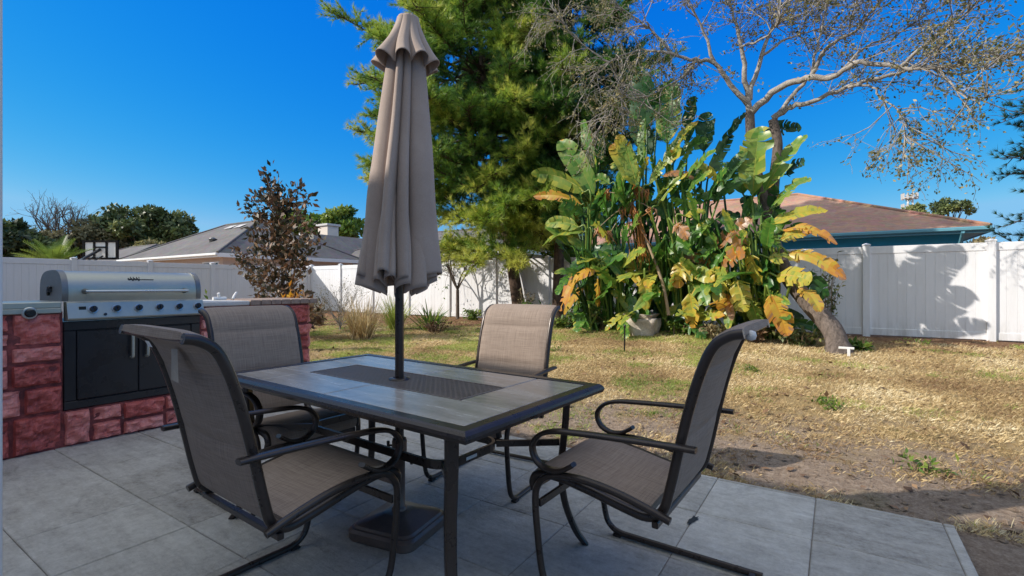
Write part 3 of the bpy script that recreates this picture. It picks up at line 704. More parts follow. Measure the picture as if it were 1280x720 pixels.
# ------------------------------------------------------------------ dining table
TC = Vector((-1.727, 1.650, 0)); TR = -0.055; TL, TW = 1.675, 0.93
def build_table():
    t = thing('patio_table', 'dark rectangular tile-top patio table with the umbrella pole through its middle', 'table', TC, absolute=False)
    t.rotation_euler.z = TR
    zt = 0.72
    hl, hw = TL / 2, TW / 2
    # frame: mitred moulded rim swept round the rectangle
    prof = [(0.0, zt - 0.012), (0.0, zt - 0.002), (0.006, zt + 0.0), (0.045, zt + 0.0), (0.052, zt - 0.004), (0.06, zt - 0.012), (0.064, zt - 0.022), (0.058, zt - 0.036), (0.044, zt - 0.042), (0.0, zt - 0.042)]
    mb = MB(); b = 0.064
    il, iw = hl - b, hw - b
    vs = []
    for sx, sy in ((-1, -1), (1, -1), (1, 1), (-1, 1)):
        for d, z in prof: vs.append((sx * (il + d), sy * (iw + d), z))
    n = len(prof)
    fs = []
    for c in range(4):
        for k in range(n): fs.append((c * n + k, c * n + (k + 1) % n, ((c + 1) % 4) * n + (k + 1) % n, ((c + 1) % 4) * n + k))
    mb.add(vs, fs, 0.5, False)
    box(mb, (-il - .01, -iw - .01, zt - 0.03), (il + .01, iw + .01, zt - 0.016), 0, 0.5, 1)
    mb.build('rim', [M['bronze'], M['matte']], t)
    # tiles, pinwheel around the mesh inlay
    mx, my = 0.52, 0.145; g = 0.0035
    tiles = [(-mx, 0.0, -iw, -my), (0.0, il, -iw, -my), (mx, il, -my, iw), (0.0, mx, my, iw), (-il, 0.0, my, iw), (-il, -mx, -iw, my)]
    rnd = random.Random(2)
    for x0, x1, y0, y1 in tiles:
        mb = MB(); box(mb, (x0 + g, y0 + g, zt - 0.014), (x1 - g, y1 - g, zt - 0.003), 0.0025, rnd.random()); mb.build('tile', M['tile'], t)
    # woven mesh inlay
    mb = MB(); z = zt - 0.005
    for k in range(-27, 28):
        for s in (-1, 1):
            c = k * 0.030; pts = []
            # diagonal strip clipped to the inlay
            a0 = max(-my + 0.006, (-mx + 0.006 - c) * s if s > 0 else -(mx - 0.006 - c)); a1 = min(my - 0.006, (mx - 0.006 - c) * s if s > 0 else -(-mx + 0.006 - c))
            if a1 - a0 < 0.01: continue
            p, q = Vector((c + s * a0, a0, z + 0.001 * s)), Vector((c + s * a1, a1, z + 0.001 * s))
            o = Vector((0.0062, 0, 0))
            mb.add([p - o, p + o, q + o, q - o, p - o - Vector((0, 0, .004)), p + o - Vector((0, 0, .004)), q + o - Vector((0, 0, .004)), q - o - Vector((0, 0, .004))], [(0, 1, 2, 3), (0, 4, 5, 1), (1, 5, 6, 2), (2, 6, 7, 3), (3, 7, 4, 0)])
    for x0, x1, y0, y1 in ((-mx, mx, -my, -my + 0.008), (-mx, mx, my - 0.008, my), (-mx, -mx + 0.008, -my + 0.008, my - 0.008), (mx - 0.008, mx, -my + 0.008, my - 0.008)):
        box(mb, (x0 + 0.001, y0 + 0.001, zt - 0.014), (x1 - 0.001, y1 - 0.001, zt - 0.0015), 0.001)
    mb.build('mesh_inlay', M['inlay'], t)
    mb = MB(); lathe(mb, (0, 0, 0), [(0.05, zt - 0.03), (0.05, zt + 0.002), (0.034, zt + 0.006), (0.031, zt + 0.006), (0.031, zt - 0.03)], 20); mb.build('umbrella_grommet', M['bronze'], t)
    # sabre legs
    for sx in (-1, 1):
        for sy in (-1, 1):
            pts = smooth_pts([(0.695 * sx, 0.375 * sy, zt - 0.043), (0.69 * sx, 0.37 * sy, 0.55), (0.675 * sx, 0.36 * sy, 0.36), (0.685 * sx, 0.367 * sy, 0.2), (0.725 * sx, 0.392 * sy, 0.07), (0.765 * sx, 0.415 * sy, 0.002)], 5)
            dg = Vector((sx * 0.85, sy * 0.53, 0)).normalized(); tg = Vector((-dg.y, dg.x, 0))
            vs = []; m = len(pts)
            for i, p in enumerate(pts):
                a, bb = 0.015, 0.023 * (1 - 0.25 * i / m)
                for u_, v_ in ((-a, -bb + .006), (-a + .006, -bb), (a - .006, -bb), (a, -bb + .006), (a, bb - .006), (a - .006, bb), (-a + .006, bb), (-a, bb - .006)): vs.append(p + dg * u_ + tg * v_)
            mb = MB(); mb.add(vs, [(i * 8 + k, i * 8 + (k + 1) % 8, (i + 1) * 8 + (k + 1) % 8, (i + 1) * 8 + k) for i in range(m - 1) for k in range(8)], 0.5, False); mb.add(vs[-8:], [tuple(range(8))])
            mb.build('leg', M['bronze'], t)
    # stretcher ring with rounded ends and stays to the legs
    mb = MB(); pts = []
    a, b2, rr = 0.47, 0.185, 0.09
    for cx, cy, a0 in ((a - rr, b2 - rr, 0), (-a + rr, b2 - rr, 90), (-a + rr, -b2 + rr, 180), (a - rr, -b2 + rr, 270)):
        for k in range(7):
            an = R(a0 + k * 15); pts.append(Vector((cx + rr * math.cos(an), cy + rr * math.sin(an), 0.455)))
    m = len(pts); vs = []
    for i in range(m):
        T = (pts[(i + 1) % m] - pts[i - 1]).normalized(); nn = Vector((T.y, -T.x, 0))
        for o, z in ((-.007, -.017), (.007, -.017), (.007, .017), (-.007, .017)): vs.append(pts[i] + nn * o + Vector((0, 0, z)))
    mb.add(vs, [(i * 4 + k, i * 4 + (k + 1) % 4, ((i + 1) % m) * 4 + (k + 1) % 4, ((i + 1) % m) * 4 + k) for i in range(m) for k in range(4)])
    for sx in (-1, 1):
        for sy in (-1, 1):
            p, q = Vector((sx * 0.452, sy * 0.168, 0.455)), Vector((sx * 0.668, sy * 0.352, 0.455))
            dn = (q - p).normalized(); nn = Vector((-dn.y, dn.x, 0)) * .006
            vs = [p + nn * s + Vector((0, 0, z)) for s, z in ((-1, -.014), (1, -.014), (1, .014), (-1, .014))] + [q + nn * s + Vector((0, 0, z)) for s, z in ((-1, -.014), (1, -.014), (1, .014), (-1, .014))]
            mb.add(vs, [(0, 1, 5, 4), (1, 2, 6, 5), (2, 3, 7, 6), (3, 0, 4, 7)])
    st = mb.build('stretcher', M['bronze'], t)
    mb = MB(); box(mb, (a + 0.0075, -0.06, 0.449), (a + 0.009, 0.005, 0.462)); mb.build('maker_label', M['labelw'], st)
build_table()

# ------------------------------------------------------------------ umbrella and its stand
UC = TC + Vector((0, 0, 0))
def build_umbrella():
    t = thing('patio_umbrella', 'closed grey taupe patio umbrella standing up through the table', 'umbrella', UC)
    mb = MB(); tube(mb, [(UC.x, UC.y, 0.30), (UC.x, UC.y, 1.2), (UC.x + 0.02, UC.y + 0.012, 2.30), (UC.x + 0.024, UC.y + .015, 2.41)], 0.0205, 16)
    mb.build('pole', M['bronze'], t)
    ax = Vector((CS, SN, 0))      # the furled cover leans a little to the right
    def axis(z): return Vector((UC.x, UC.y, 0)) + ax * (0.042 * max(0, z - 1.15) / 1.3)
    N = 432; K = 8
    rnd = random.Random(5)
    K = 9; ph = [rnd.uniform(-0.30, 0.30) for _ in range(K)]; am = [rnd.uniform(0.82, 1.12) for _ in range(K)]; hem = [0.035, -0.03, 0.0, -0.02, 0.03, 0.05, -0.02, 0.01, 0.04]; sk = [rnd.uniform(0.25, 0.7) for _ in range(K)]
    # valleys between the panels, as the furled cloth has bunched: two wide smooth panels and narrow folds between them
    PC = -43.6
    VW = [-122, -38, -13, 16, 106, 150, 194, 238]
    VF = [-125, -68, -30, 8, 48, 92, 150, 196, 235]
    def fold(th, depth, R0, V=None):
        V = V or VW
        a = (math.degrees(th) - PC - V[0]) % 360 + V[0]
        i = max(k for k in range(len(V) - 1) if V[k] <= a + 1e-9)
        f = (a - V[i]) / (V[i + 1] - V[i])
        g = f ** (0.75 + 0.25 * sk[i % K])
        cr = max(0.0, math.sin(math.pi * g)) ** 0.5
        wide = (V[i + 1] - V[i]) > 60
        return R0 * ((1 - depth) + depth * cr * (am[i % K] if not wide else 0.98)), i % K, f, cr
    def cover(z_of, r_of, depth_of, m, wrap, name, parent, valleys=None):
        vs = []
        for j in range(m + 1):
            t_ = j / m
            for k in range(N):
                th = 2 * math.pi * k / N
                d = depth_of(t_)
                r, i, f, cr = fold(th, d, r_of(t_), valleys)
                z = z_of(t_, i, f, cr)
                th2 = th + wrap * 0.18 * d * math.sin(math.pi * f) * min(1, t_ * 3) + 0.05 * math.sin(t_ * 5 + i)
                r += 0.009 * noise.noise((math.cos(th) * 1.6, math.sin(th) * 1.6, z * 3.2 + i)) * t_ + 0.004 * noise.noise((math.cos(th) * 5, math.sin(th) * 5, z * 5 + i * 3)) * t_
                c = axis(z)
                vs.append((c.x + r * math.cos(th2), c.y + r * math.sin(th2), z))
        fs = [(j * N + k, j * N + (k + 1) % N, (j + 1) * N + (k + 1) % N, (j + 1) * N + k) for j in range(m) for k in range(N)]
        mb = MB(); mb.add(vs, fs, 0.5, True)
        o = mb.build(name, M['fabric'], parent)
        sm = o.modifiers.new('hem', 'SOLIDIFY'); sm.thickness = 0.0035; sm.offset = 0
        return o
    cv = cover(lambda t_, i, f, cr: 2.312 - t_ * (1.167 + hem[i] * t_ - 0.055 * cr * t_ ** 3),
               lambda t_: 0.076 + 0.126 * t_ ** 0.85, lambda t_: 0.42 + 0.18 * t_, 70, 1.0, 'canopy', t)
    VI = [-125, -92, -60, -36, -14, 12, 38, 66, 96, 235]
    cover(lambda t_, i, f, cr: 1.75 - t_ * (0.61 + hem[i] * .7 - 0.05 * cr),
          lambda t_: 0.09 + 0.105 * t_, lambda t_: 0.45 + 0.2 * t_, 24, 2.0, 'inner_folds', cv, VI)
    def zt(t_, i, f, cr): return 2.425 - t_ * (0.255 - 0.045 * cr * t_)
    cover(zt, lambda t_: 0.050 + 0.112 * t_ ** 1.25, lambda t_: 0.08 + 0.30 * t_, 26, 0.4, 'vent_flap', cv, VF)
    mb = MB(); c = axis(2.425); lathe(mb, (c.x, c.y, 0), [(0.05, 2.418), (0.05, 2.426), (0.035, 2.434), (0.012, 2.438)], 18); mb.build('finial', M['seam'], t)
    # folded ribs seen inside the hem
    for k in range(8):
        a = 2 * math.pi * (k + 0.5) / 8
        mb = MB(); tube(mb, [(UC.x + 0.03 * math.cos(a), UC.y + 0.03 * math.sin(a), 2.2), (UC.x + 0.085 * math.cos(a), UC.y + 0.085 * math.sin(a), 1.24)], 0.008, 6); mb.build('rib', M['bronze_in'], t)
    # stand
    s = thing('umbrella_stand', 'square bronze umbrella stand with a tightening knob on the paving under the table', 'umbrella stand', UC)
    mb = MB()
    def rring(h, rr, z, n=8):
        o = []
        for cx, cy, a0 in ((h - rr, h - rr, 0), (-h + rr, h - rr, 90), (-h + rr, -h + rr, 180), (h - rr, -h + rr, 270)):
            for k in range(n):
                a = R(a0 + 90 * k / (n - 1)); o.append((UC.x + (cx + rr * math.cos(a)) * 0.985 - (cy + rr * math.sin(a)) * 0.17, UC.y + (cy + rr * math.sin(a)) * 0.985 + (cx + rr * math.cos(a)) * 0.17, z))
        return o
    rings = [rring(0.172, 0.055, 0.002), rring(0.178, 0.055, 0.012), rring(0.178, 0.055, 0.042), rring(0.168, 0.053, 0.054), rring(0.160, 0.05, 0.056), rring(0.152, 0.048, 0.066), rring(0.06, 0.03, 0.098), rring(0.032, 0.03, 0.102)]
    n = len(rings[0]); vs = [p for r_ in rings for p in r_]
    mb.add(vs, [(j * n + k, j * n + (k + 1) % n, (j + 1) * n + (k + 1) % n, (j + 1) * n + k) for j in range(len(rings) - 1) for k in range(n)], 0.5, False); mb.add(rings[-1], [tuple(range(n))])
    mb.build('base_plate', M['base'], s)
    mb = MB(); lathe(mb, (UC.x, UC.y, 0), [(0.036, 0.10), (0.036, 0.11), (0.028, 0.118), (0.0265, 0.12), (0.0265, 0.36), (0.033, 0.362), (0.035, 0.375), (0.035, 0.425), (0.031, 0.438), (0.022, 0.44)], 20)
    st = mb.build('tube', M['base'], s)
    for z, az in ((0.335, 0.55), (0.40, 3.5)):
        mb = MB(); d = Vector((math.cos(az), math.sin(az), 0)); p = Vector((UC.x, UC.y, z))
        tube(mb, [p + d * 0.02, p + d * 0.058], 0.005, 8); q = p + d * 0.058
        tube(mb, [q - Vector((0, 0, .02)), q + Vector((0, 0, .02))], 0.0075, 8); mb.build('knob', M['bronze'], st)
build_umbrella()

# ------------------------------------------------------------------ chairs
def build_chairs():
    LY = 0.285; RY = 0.252
    rail = smooth_pts([(0.318, 0, 0.372), (0.325, 0, 0.405), (0.30, 0, 0.435), (0.22, 0, 0.442), (0.10, 0, 0.425), (-0.04, 0, 0.396), (-0.125, 0, 0.385), (-0.178, 0, 0.415), (-0.205, 0, 0.50), (-0.235, 0, 0.64), (-0.268, 0, 0.78), (-0.305, 0, 0.90), (-0.340, 0, 0.972), (-0.385, 0, 1.005), (-0.425, 0, 1.015)], 5)
    k_split = 5 * 7
    t = thing('patio_chair', 'x', 'chair', (0, 0, 0), 'sling patio chairs around the table', absolute=False)
    for s in (-1, 1):
        mb = MB(); tube(mb, [Vector((p.x, RY * s, p.z)) for p in rail], 0.0165, 10); mb.build('side_rail', M['bronze'], t)
        mb = MB()
        base = smooth_pts([(-0.40, 0, 0.017), (-0.2, 0, 0.016), (0.10, 0, 0.016), (0.195, 0, 0.019), (0.245, 0, 0.045), (0.268, 0, 0.10), (0.285, 0, 0.22), (0.295, 0, 0.34), (0.285, 0, 0.405), (0.235, 0, 0.452), (0.13, 0, 0.468), (0.0, 0, 0.458), (-0.12, 0, 0.432), (-0.215, 0, 0.405)], 5)
        sweep_xz(mb, [(p.x, p.z) for p in base], LY * s, 0.026, 0.024, ch=0.3)
        lg = mb.build('leg', M['bronze'], t)
        for gx in (0.205, -0.385):
            mb = MB(); box(mb, (gx - 0.02, LY * s - 0.016, 0.0), (gx + 0.02, LY * s + 0.016, 0.012), 0.003); mb.build('glide', M['bronze_in'], lg)
        mb = MB()
        arm = smooth_pts([(-0.295, 0, 0.648), (-0.2, 0, 0.646), (-0.05, 0, 0.640), (0.10, 0, 0.632), (0.21, 0, 0.622), (0.275, 0, 0.598), (0.308, 0, 0.552), (0.292, 0, 0.502), (0.245, 0, 0.476), (0.19, 0, 0.480), (0.145, 0, 0.505), (0.132, 0, 0.516)], 6)
        sweep_xz(mb, [(p.x, p.z) for p in arm], LY * s, 0.036, 0.017, ch=0.35)
        mb.build('armrest', M['bronze'], t)
    mb = MB()
    def bar(x, z, w_, h_, y):
        box(mb, (x - w_ / 2, -y, z - h_ / 2), (x + w_ / 2, y, z + h_ / 2), 0.003)
    for q in ((0.283, 0.335, 0.012, 0.032), (-0.365, 0.018, 0.022, 0.018), (-0.16, 0.372, 0.022, 0.022)):
        mb = MB(); bar(*q, LY - 0.012); mb.build('crossbar', M['bronze'], t)
    mb = MB(); tube(mb, [(-0.415, -RY, 1.010), (-0.415, RY, 1.010)], 0.010, 8); mb.build('top_rail', M['bronze'], t)
    def sling(name, pts, seams, sag, parent):
        mb = MB(); n = len(pts); W = 14; vs = []
        L = [0]
        for i in range(1, n): L.append(L[-1] + (pts[i] - pts[i - 1]).length)
        for side in (1, -1):
            for i, p in enumerate(pts):
                T = (pts[min(i + 1, n - 1)] - pts[max(i - 1, 0)]).normalized(); nn = Vector((T.z, 0, -T.x)) * -1
                f = L[i] / L[-1]
                dist = min([abs(f - q) for q in seams] + [f + 0.01, 1.01 - f])
                puff = 0.011 * min(1, dist / 0.06) ** 0.5
                for k in range(W + 1):
                    v = -1 + 2 * k / W
                    e = max(0, 1 - v ** 4)
                    q = p + nn * (sag * (1 - v * v)) * math.sin(math.pi * min(1, max(0, f))) + nn * (puff * e * side + (0.003 if side > 0 else -0.0155 + 0.010 * max(0, abs(v) - .9) * 10))
                    vs.append((q.x, v * (RY + (-0.004 if side > 0 else 0.0125)), q.z))
        m = W + 1
        fs = [(i * m + k, i * m + k + 1, (i + 1) * m + k + 1, (i + 1) * m + k) for i in range(n - 1) for k in range(W)]
        o = n * m
        fs2 = [(o + i * m + k, o + (i + 1) * m + k, o + (i + 1) * m + k + 1, o + i * m + k + 1) for i in range(n - 1) for k in range(W)]
        mb.add(vs, fs + fs2, 0.5, True)
        mb.add([vs[k] for k in range(m)] + [vs[o + k] for k in range(m)], [(k, m + k, m + k + 1, k + 1) for k in range(W)])
        mb.add([vs[(n - 1) * m + k] for k in range(m)] + [vs[o + (n - 1) * m + k] for k in range(m)], [(k, k + 1, m + k + 1, m + k) for k in range(W)])
        ob = mb.build(name, M['sling'], parent)
        return ob
    # finer points for puffed sections
    def dens(p): return smooth_pts(p, 3)
    sling('seat', dens(rail[0:k_split - 4]), [], 0.012, t)
    bk = dens(rail[k_split + 1:]); sling('backrest', bk, [0.36, 0.72], 0.008, t)
    kids = list(t.children_recursive)
    def dup(o):
        mp = {}
        r = o.copy(); COL.objects.link(r)
        for ch in o.children:
            c = ch.copy(); COL.objects.link(c); c.parent = r
            for g in ch.children:
                d = g.copy(); COL.objects.link(d); d.parent = c
        return r
    spots = [(-0.648, 1.880, math.pi - 0.03, 'sling patio chair at the right end of the table, white cap on its back'),
             (-1.715, 1.060, math.pi / 2 - 0.05, 'brown-backed sling patio chair nearest on the left, seen from behind with a tan tag hanging'),
             (-2.60, 1.600, -0.05, 'grey sling patio chair at the far left table end, before the red counter'),
             (-1.735, 2.40, -math.pi / 2 + 0.06, 'sunlit beige sling patio chair on the far long side of the table, against the lawn')]
    ch = [t] + [dup(t) for _ in spots[1:]]
    for c, (x, y, rz, lab) in zip(ch, spots):
        c.location = (x, y, 0); c.rotation_euler = (0, 0, rz); c['label'] = lab
    # cap on chair at right
    mb = MB(); lathe(mb, (-0.428, RY - 0.10, 1.002), [(0.004, -0.016), (0.014, -0.012), (0.017, 0.0), (0.014, 0.012), (0.004, 0.016)], 12); mb.build('plastic_cap', M['labelw'], ch[0])
    # tags on the near chair
    mb = MB(); mb.add([(-0.372, -0.02, 0.965), (-0.368, -0.055, 0.965), (-0.372, -0.075, 0.865), (-0.362, 0.01, 0.865)], [(0, 1, 2, 3)]); mb.build('hang_tag', M['tagt'], ch[1])
    mb = MB(); mb.add([(-0.412, 0.04, 0.988), (-0.412, 0.075, 0.988), (-0.402, 0.075, 0.968), (-0.402, 0.04, 0.968)], [(0, 1, 2, 3)]); mb.build('care_label', M['labelw'], ch[1])
build_chairs()

# ------------------------------------------------------------------ houses beyond the fences
def hip_house(t, x0, x1, y0, y1, eave, ridge, wallm, roofm, trim, over=0.45, base=0.0):
    mb = MB(); box(mb, (x0 + over, y0 + over, base - 0.2), (x1 - over, y1 - over, eave - 0.02)); mb.build('wall', wallm, t)
    hd = (y1 - y0) / 2; ym = (y0 + y1) / 2
    a, b = Vector((x0 + hd * 0.95, ym, ridge)), Vector((x1 - hd * 0.95, ym, ridge))
    c = [Vector((x0, y0, eave)), Vector((x1, y0, eave)), Vector((x1, y1, eave)), Vector((x0, y1, eave))]
    mb = MB(); mb.add([p[:] for p in c + [a, b]], [(0, 1, 5, 4), (1, 2, 5), (2, 3, 4, 5), (3, 0, 4)])
    rf = mb.build('roof', roofm, t)
    mb = MB()
    for p, q in ((a, b), (c[0], a), (c[1], b), (c[2], b), (c[3], a)): tube(mb, [p + Vector((0, 0, .01)), q + Vector((0, 0, .01))], 0.06, 6)
    mb.build('ridge_cap', roofm, rf)
    mb = MB(); z0, z1 = eave - 0.19, eave - 0.004
    box(mb, (x0, y0, z0), (x1, y0 + 0.03, z1)); box(mb, (x0, y1 - 0.03, z0), (x1, y1, z1)); box(mb, (x0, y0 + 0.031, z0), (x0 + 0.03, y1 - 0.031, z1)); box(mb, (x1 - 0.03, y0 + 0.031, z0), (x1, y1 - 0.031, z1))
    box(mb, (x0 + 0.031, y0 + 0.031, z0 + 0.02), (x1 - 0.031, y0 + over + 0.1, z0 + 0.04)); box(mb, (x1 - over - 0.1, y0 + over + 0.11, z0 + 0.02), (x1 - 0.031, y1 - 0.031, z0 + 0.04))
    # gutter lip
    box(mb, (x0 - 0.02, y0 - 0.09, z1 - 0.12), (x1 + 0.02, y0 - 0.002, z1 - 0.01), 0.02)
    mb.build('fascia', trim, t)
    return rf
def window(t, x0, x1, z0, z1, y, frame, bars=1):
    mb = MB(); fw = 0.06
    box(mb, (x0 - fw, y - 0.05, z0 - fw), (x1 + fw, y + 0.02, z0)); box(mb, (x0 - fw, y - 0.05, z1), (x1 + fw, y + 0.02, z1 + fw))
    box(mb, (x0 - fw, y - 0.05, z0 + 0.001), (x0, y + 0.02, z1 - 0.001)); box(mb, (x1, y - 0.05, z0 + 0.001), (x1 + fw, y + 0.02, z1 - 0.001))
    for k in range(bars):
        x = x0 + (x1 - x0) * (k + 1) / (bars + 1); box(mb, (x - 0.02, y - 0.04, z0 + 0.001), (x + 0.02, y + 0.02, z1 - 0.001))
    f = mb.build('window', frame, t)
    mb = MB(); box(mb, (x0, y - 0.02, z0), (x1, y - 0.002, z1)); mb.build('pane', M['glass'], f)

def houses():
    # grey-roofed house behind the left fence
    t = thing('house', 'beige house with a grey hip roof beyond the left fence, behind the grill', 'house', (-28, 14.8, 0))
    rf = hip_house(t, -33.8, -22.7, 10.9, 18.9, 2.62, 4.72, M['beige'], M['roof_grey'], M['white'])
    wy = 10.9 + 0.45
    window(t, -30.1, -28.0, 1.0, 2.25, wy, M['white'], 2); window(t, -23.9, -23.5, 1.0, 2.2, wy, M['white'], 0)
    mb = MB(); box(mb, (-27.4, wy - 0.05, 0), (-25.1, wy + 0.02, 2.2), 0.02)
    for k in range(4): box(mb, (-27.35, wy - 0.07, 0.1 + 0.53 * k), (-25.15, wy - 0.051, 0.58 + 0.53 * k), 0.01)
    mb.build('garage_door', M['white'], t)
    window(t, -24.9, -24.2, 1.1, 2.2, wy, M['white'], 0)
    mb = MB(); lathe(mb, (-26.3, 12.4, 0), [(0.16, 3.2), (0.16, 3.48), (0.22, 3.5), (0.05, 3.6)], 12); mb.build('roof_vent', M['steel_dk'], rf)
    mb = MB()
    for x in (-27.6, -28.6): mb.add([(x, 14.05, 4.33), (x + 0.7, 14.05, 4.33), (x + 0.7, 14.45, 4.54), (x, 14.45, 4.54)], [(0, 1, 2, 3)])
    mb.build('skylight', M['counter'], rf)
    # further grey roof behind the basketball hoop
    t = thing('house', 'low house with a slate grey roof just behind the basketball hoop', 'house', (-48, 17, 0))
    hip_house(t, -56, -42, 13, 22, 2.6, 4.5, M['cream'], M['roof_grey'], M['white'])
    # gabled house behind the corner of the yard
    t = thing('house', 'cream gabled house with a chimney, behind the corner where the fences meet', 'house', (-22, 26, 0))
    rf = hip_house(t, -30.5, -13.6, 22, 31, 3.05, 5.0, M['tan'], M['roof_grey'], M['white'])
    gx0, gx1, gy = -33.6, -28.3, 20.6
    mb = MB(); gm = (gx0 + gx1) / 2
    vs = [(gx0, gy, -0.2), (gx1, gy, -0.2), (gx1, gy, 3.15), (gm, gy, 4.75), (gx0, gy, 3.15)]; vs += [(x, 27, z) for x, _, z in vs]
    mb.add(vs, [(0, 1, 2, 3, 4), (1, 6, 7, 2), (0, 4, 9, 5), (5, 9, 8, 7, 6)]); mb.build('gable_wall', M['cream'], t)
    mb = MB()
    for xa, xb in ((gx0 - 0.3, gm), (gx1 + 0.3, gm)):
        mb.add([(xa, gy - 0.3, 3.02), (xb, gy - 0.3, 4.85), (xb, 27, 4.85), (xa, 27, 3.02)], [(0, 1, 2, 3)])
    g2 = mb.build('gable_roof', M['roof_grey'], t)
    mb = MB()
    for xa in (gx0 - 0.3, gx1 + 0.3):
        mb.add([(xa, gy - 0.31, 2.80), (gm, gy - 0.31, 4.63), (gm, gy - 0.31, 4.84), (xa, gy - 0.31, 3.01)], [(0, 1, 2, 3)])
    mb.build('rake_board', M['white'], g2)
    c = at(409, 300, 24.0)
    mb = MB(); box(mb, (c.x - 0.6, 23.6, 3.4), (c.x + 0.6, 24.6, 5.75), 0.02); ch = mb.build('chimney', M['cream'], rf)
    mb = MB(); box(mb, (c.x - 0.72, 23.48, 5.755), (c.x + 0.72, 24.72, 5.92), 0.02); mb.build('chimney_cap', M['counter'], ch)
    window(t, -27.6, -25.8, 1.2, 2.4, 22.45, M['white'], 1); window(t, -24.2, -22.4, 1.2, 2.4, 22.45, M['white'], 1)
    # teal house behind the back fence at right
    t = thing('house', 'teal house with a brown shingle hip roof behind the back fence at right', 'house', (-3, 24, 0))
    hip_house(t, -10.5, 3.65, 19.0, 29.5, 2.86, 5.05, M['teal'], M['roof_brown'], M['teal_trim'], 0.5)
    window(t, 0.4, 1.75, 1.2, 2.36, 19.5, M['teal_trim'], 1); window(t, -4.2, -2.2, 1.1, 2.36, 19.5, M['teal_trim'], 1)
    mb = MB(); tube(mb, [(3.05, 18.93, 2.7), (3.05, 19.2, 2.5), (3.02, 19.44, 2.3), (3.02, 19.44, 0.1)], 0.045, 8); mb.build('downspout', M['teal_trim'], t)
houses()

def street_things():
    # basketball backboard seen from behind
    c = at(125.5, 312.5, 9.0); p = (c.x, c.y)
    t = thing('basketball_hoop', 'basketball backboard with a black frame rising behind the left fence', 'basketball hoop', (c.x, c.y, 0))
    d = Vector((CS * 0.96 + 0.0, SN, 0)).normalized(); n = Vector((-d.y, d.x, 0))
    def q(a, b, z): v = Vector((c.x, c.y, c.z + z)) + d * a + n * b; return v[:]
    def bx(mb, a0, a1, b0, b1, z0, z1): 
        vs = [q(a, b, z) for z in (z0, z1) for a, b in ((a0, b0), (a1, b0), (a1, b1), (a0, b1))]
        mb.add(vs, [(0, 3, 2, 1), (4, 5, 6, 7), (0, 1, 5, 4), (1, 2, 6, 5), (2, 3, 7, 6), (3, 0, 4, 7)])
    w_, h_ = 0.86, 0.47
    mb = MB(); bx(mb, -w_ + 0.06, w_ - 0.06, 0.02, 0.03, -h_ + 0.06, h_ - 0.06); mb.build('backboard', M['labelw'], t)
    mb = MB()
    bx(mb, -w_, w_, -0.03, 0.05, h_ - 0.09, h_); bx(mb, -w_, w_, -0.03, 0.05, -h_, -h_ + 0.10)
    bx(mb, -w_, -w_ + 0.11, -0.03, 0.05, -h_ + 0.101, h_ - 0.091); bx(mb, w_ - 0.11, w_, -0.03, 0.05, -h_ + 0.101, h_ - 0.091)
    for s in (-1, 1): bx(mb, s * 0.30 - 0.05, s * 0.30 + 0.05, -0.02, 0.019, -h_ + 0.101, h_ - 0.091)
    bx(mb, -0.249, 0.249, -0.025, 0.018, 0.10, 0.17)
    mb.build('board_frame', M['matte'], t)
    mb = MB()
    tube(mb, [Vector(q(0, -1.3, -c.z)), Vector(q(0, -1.3, -0.75)), Vector(q(0, -0.9, -0.45)), Vector(q(0, -0.02, 0.02))], 0.07, 8)
    tube(mb, [Vector(q(-.05, -1.3, -1.0)), Vector(q(-.2, -0.1, -0.3))], 0.035, 6); tube(mb, [Vector(q(.05, -1.3, -1.0)), Vector(q(.2, -0.1, -0.3))], 0.035, 6)
    mb.build('pole', M['knob'], t)
    mb = MB(); pts = [Vector(q(0.23 * math.cos(k * .3927), 0.30 + 0.23 * math.sin(k * .3927), -0.3)) for k in range(17)]; tube(mb, pts, 0.012, 6); mb.build('rim', M['croton'], t)
    # cell tower far away
    r = (1137 - 640) / F; D = 150; X, Y = (CS * r - SN) * D, (SN * r + CS) * D
    t = thing('cell_tower', 'distant pale cell tower with antenna panels above the brown roof', 'tower', (X, Y, 0))
    mb = MB()
    for k in range(3):
        a = 2.1 * k; tube(mb, [(X + 1.6 * math.cos(a), Y + 1.6 * math.sin(a), 0), (X + 0.7 * math.cos(a), Y + 0.7 * math.sin(a), 29)], 0.22, 5)
    for z in range(2, 29, 3):
        for k in range(3):
            a, b = 2.1 * k, 2.1 * (k + 1); w0 = 1.6 - 0.9 * z / 29
            tube(mb, [(X + w0 * math.cos(a), Y + w0 * math.sin(a), z), (X + w0 * math.cos(b), Y + w0 * math.sin(b), z + 2.5)], 0.12, 4)
    mb.build('mast', M['labelw'], t)
    mb = MB()
    for z in (25.2, 28.4):
        for k in range(10):
            a = 2 * math.pi * k / 10
            box(mb, (X + 1.9 * math.cos(a) - 0.22, Y + 1.9 * math.sin(a) - 0.22, z - 0.9), (X + 1.9 * math.cos(a) + 0.22, Y + 1.9 * math.sin(a) + 0.22, z + 0.9))
        lathe(mb, (X, Y, z - 0.5), [(2.0, -0.1), (2.0, 0.1)], 12)
    mb.build('antenna_array', M['counter'], t)
street_things()

# ------------------------------------------------------------------ vegetation helpers
def rot_frame(D):
    """two unit vectors orthogonal to each row of D"""
    A = np.where(np.abs(D[:, 2:3]) < 0.9, np.array([[0, 0, 1.0]]), np.array([[1.0, 0, 0]]))
    U = np.cross(D, A); U /= np.linalg.norm(U, axis=1, keepdims=True)
    return U, np.cross(D, U)

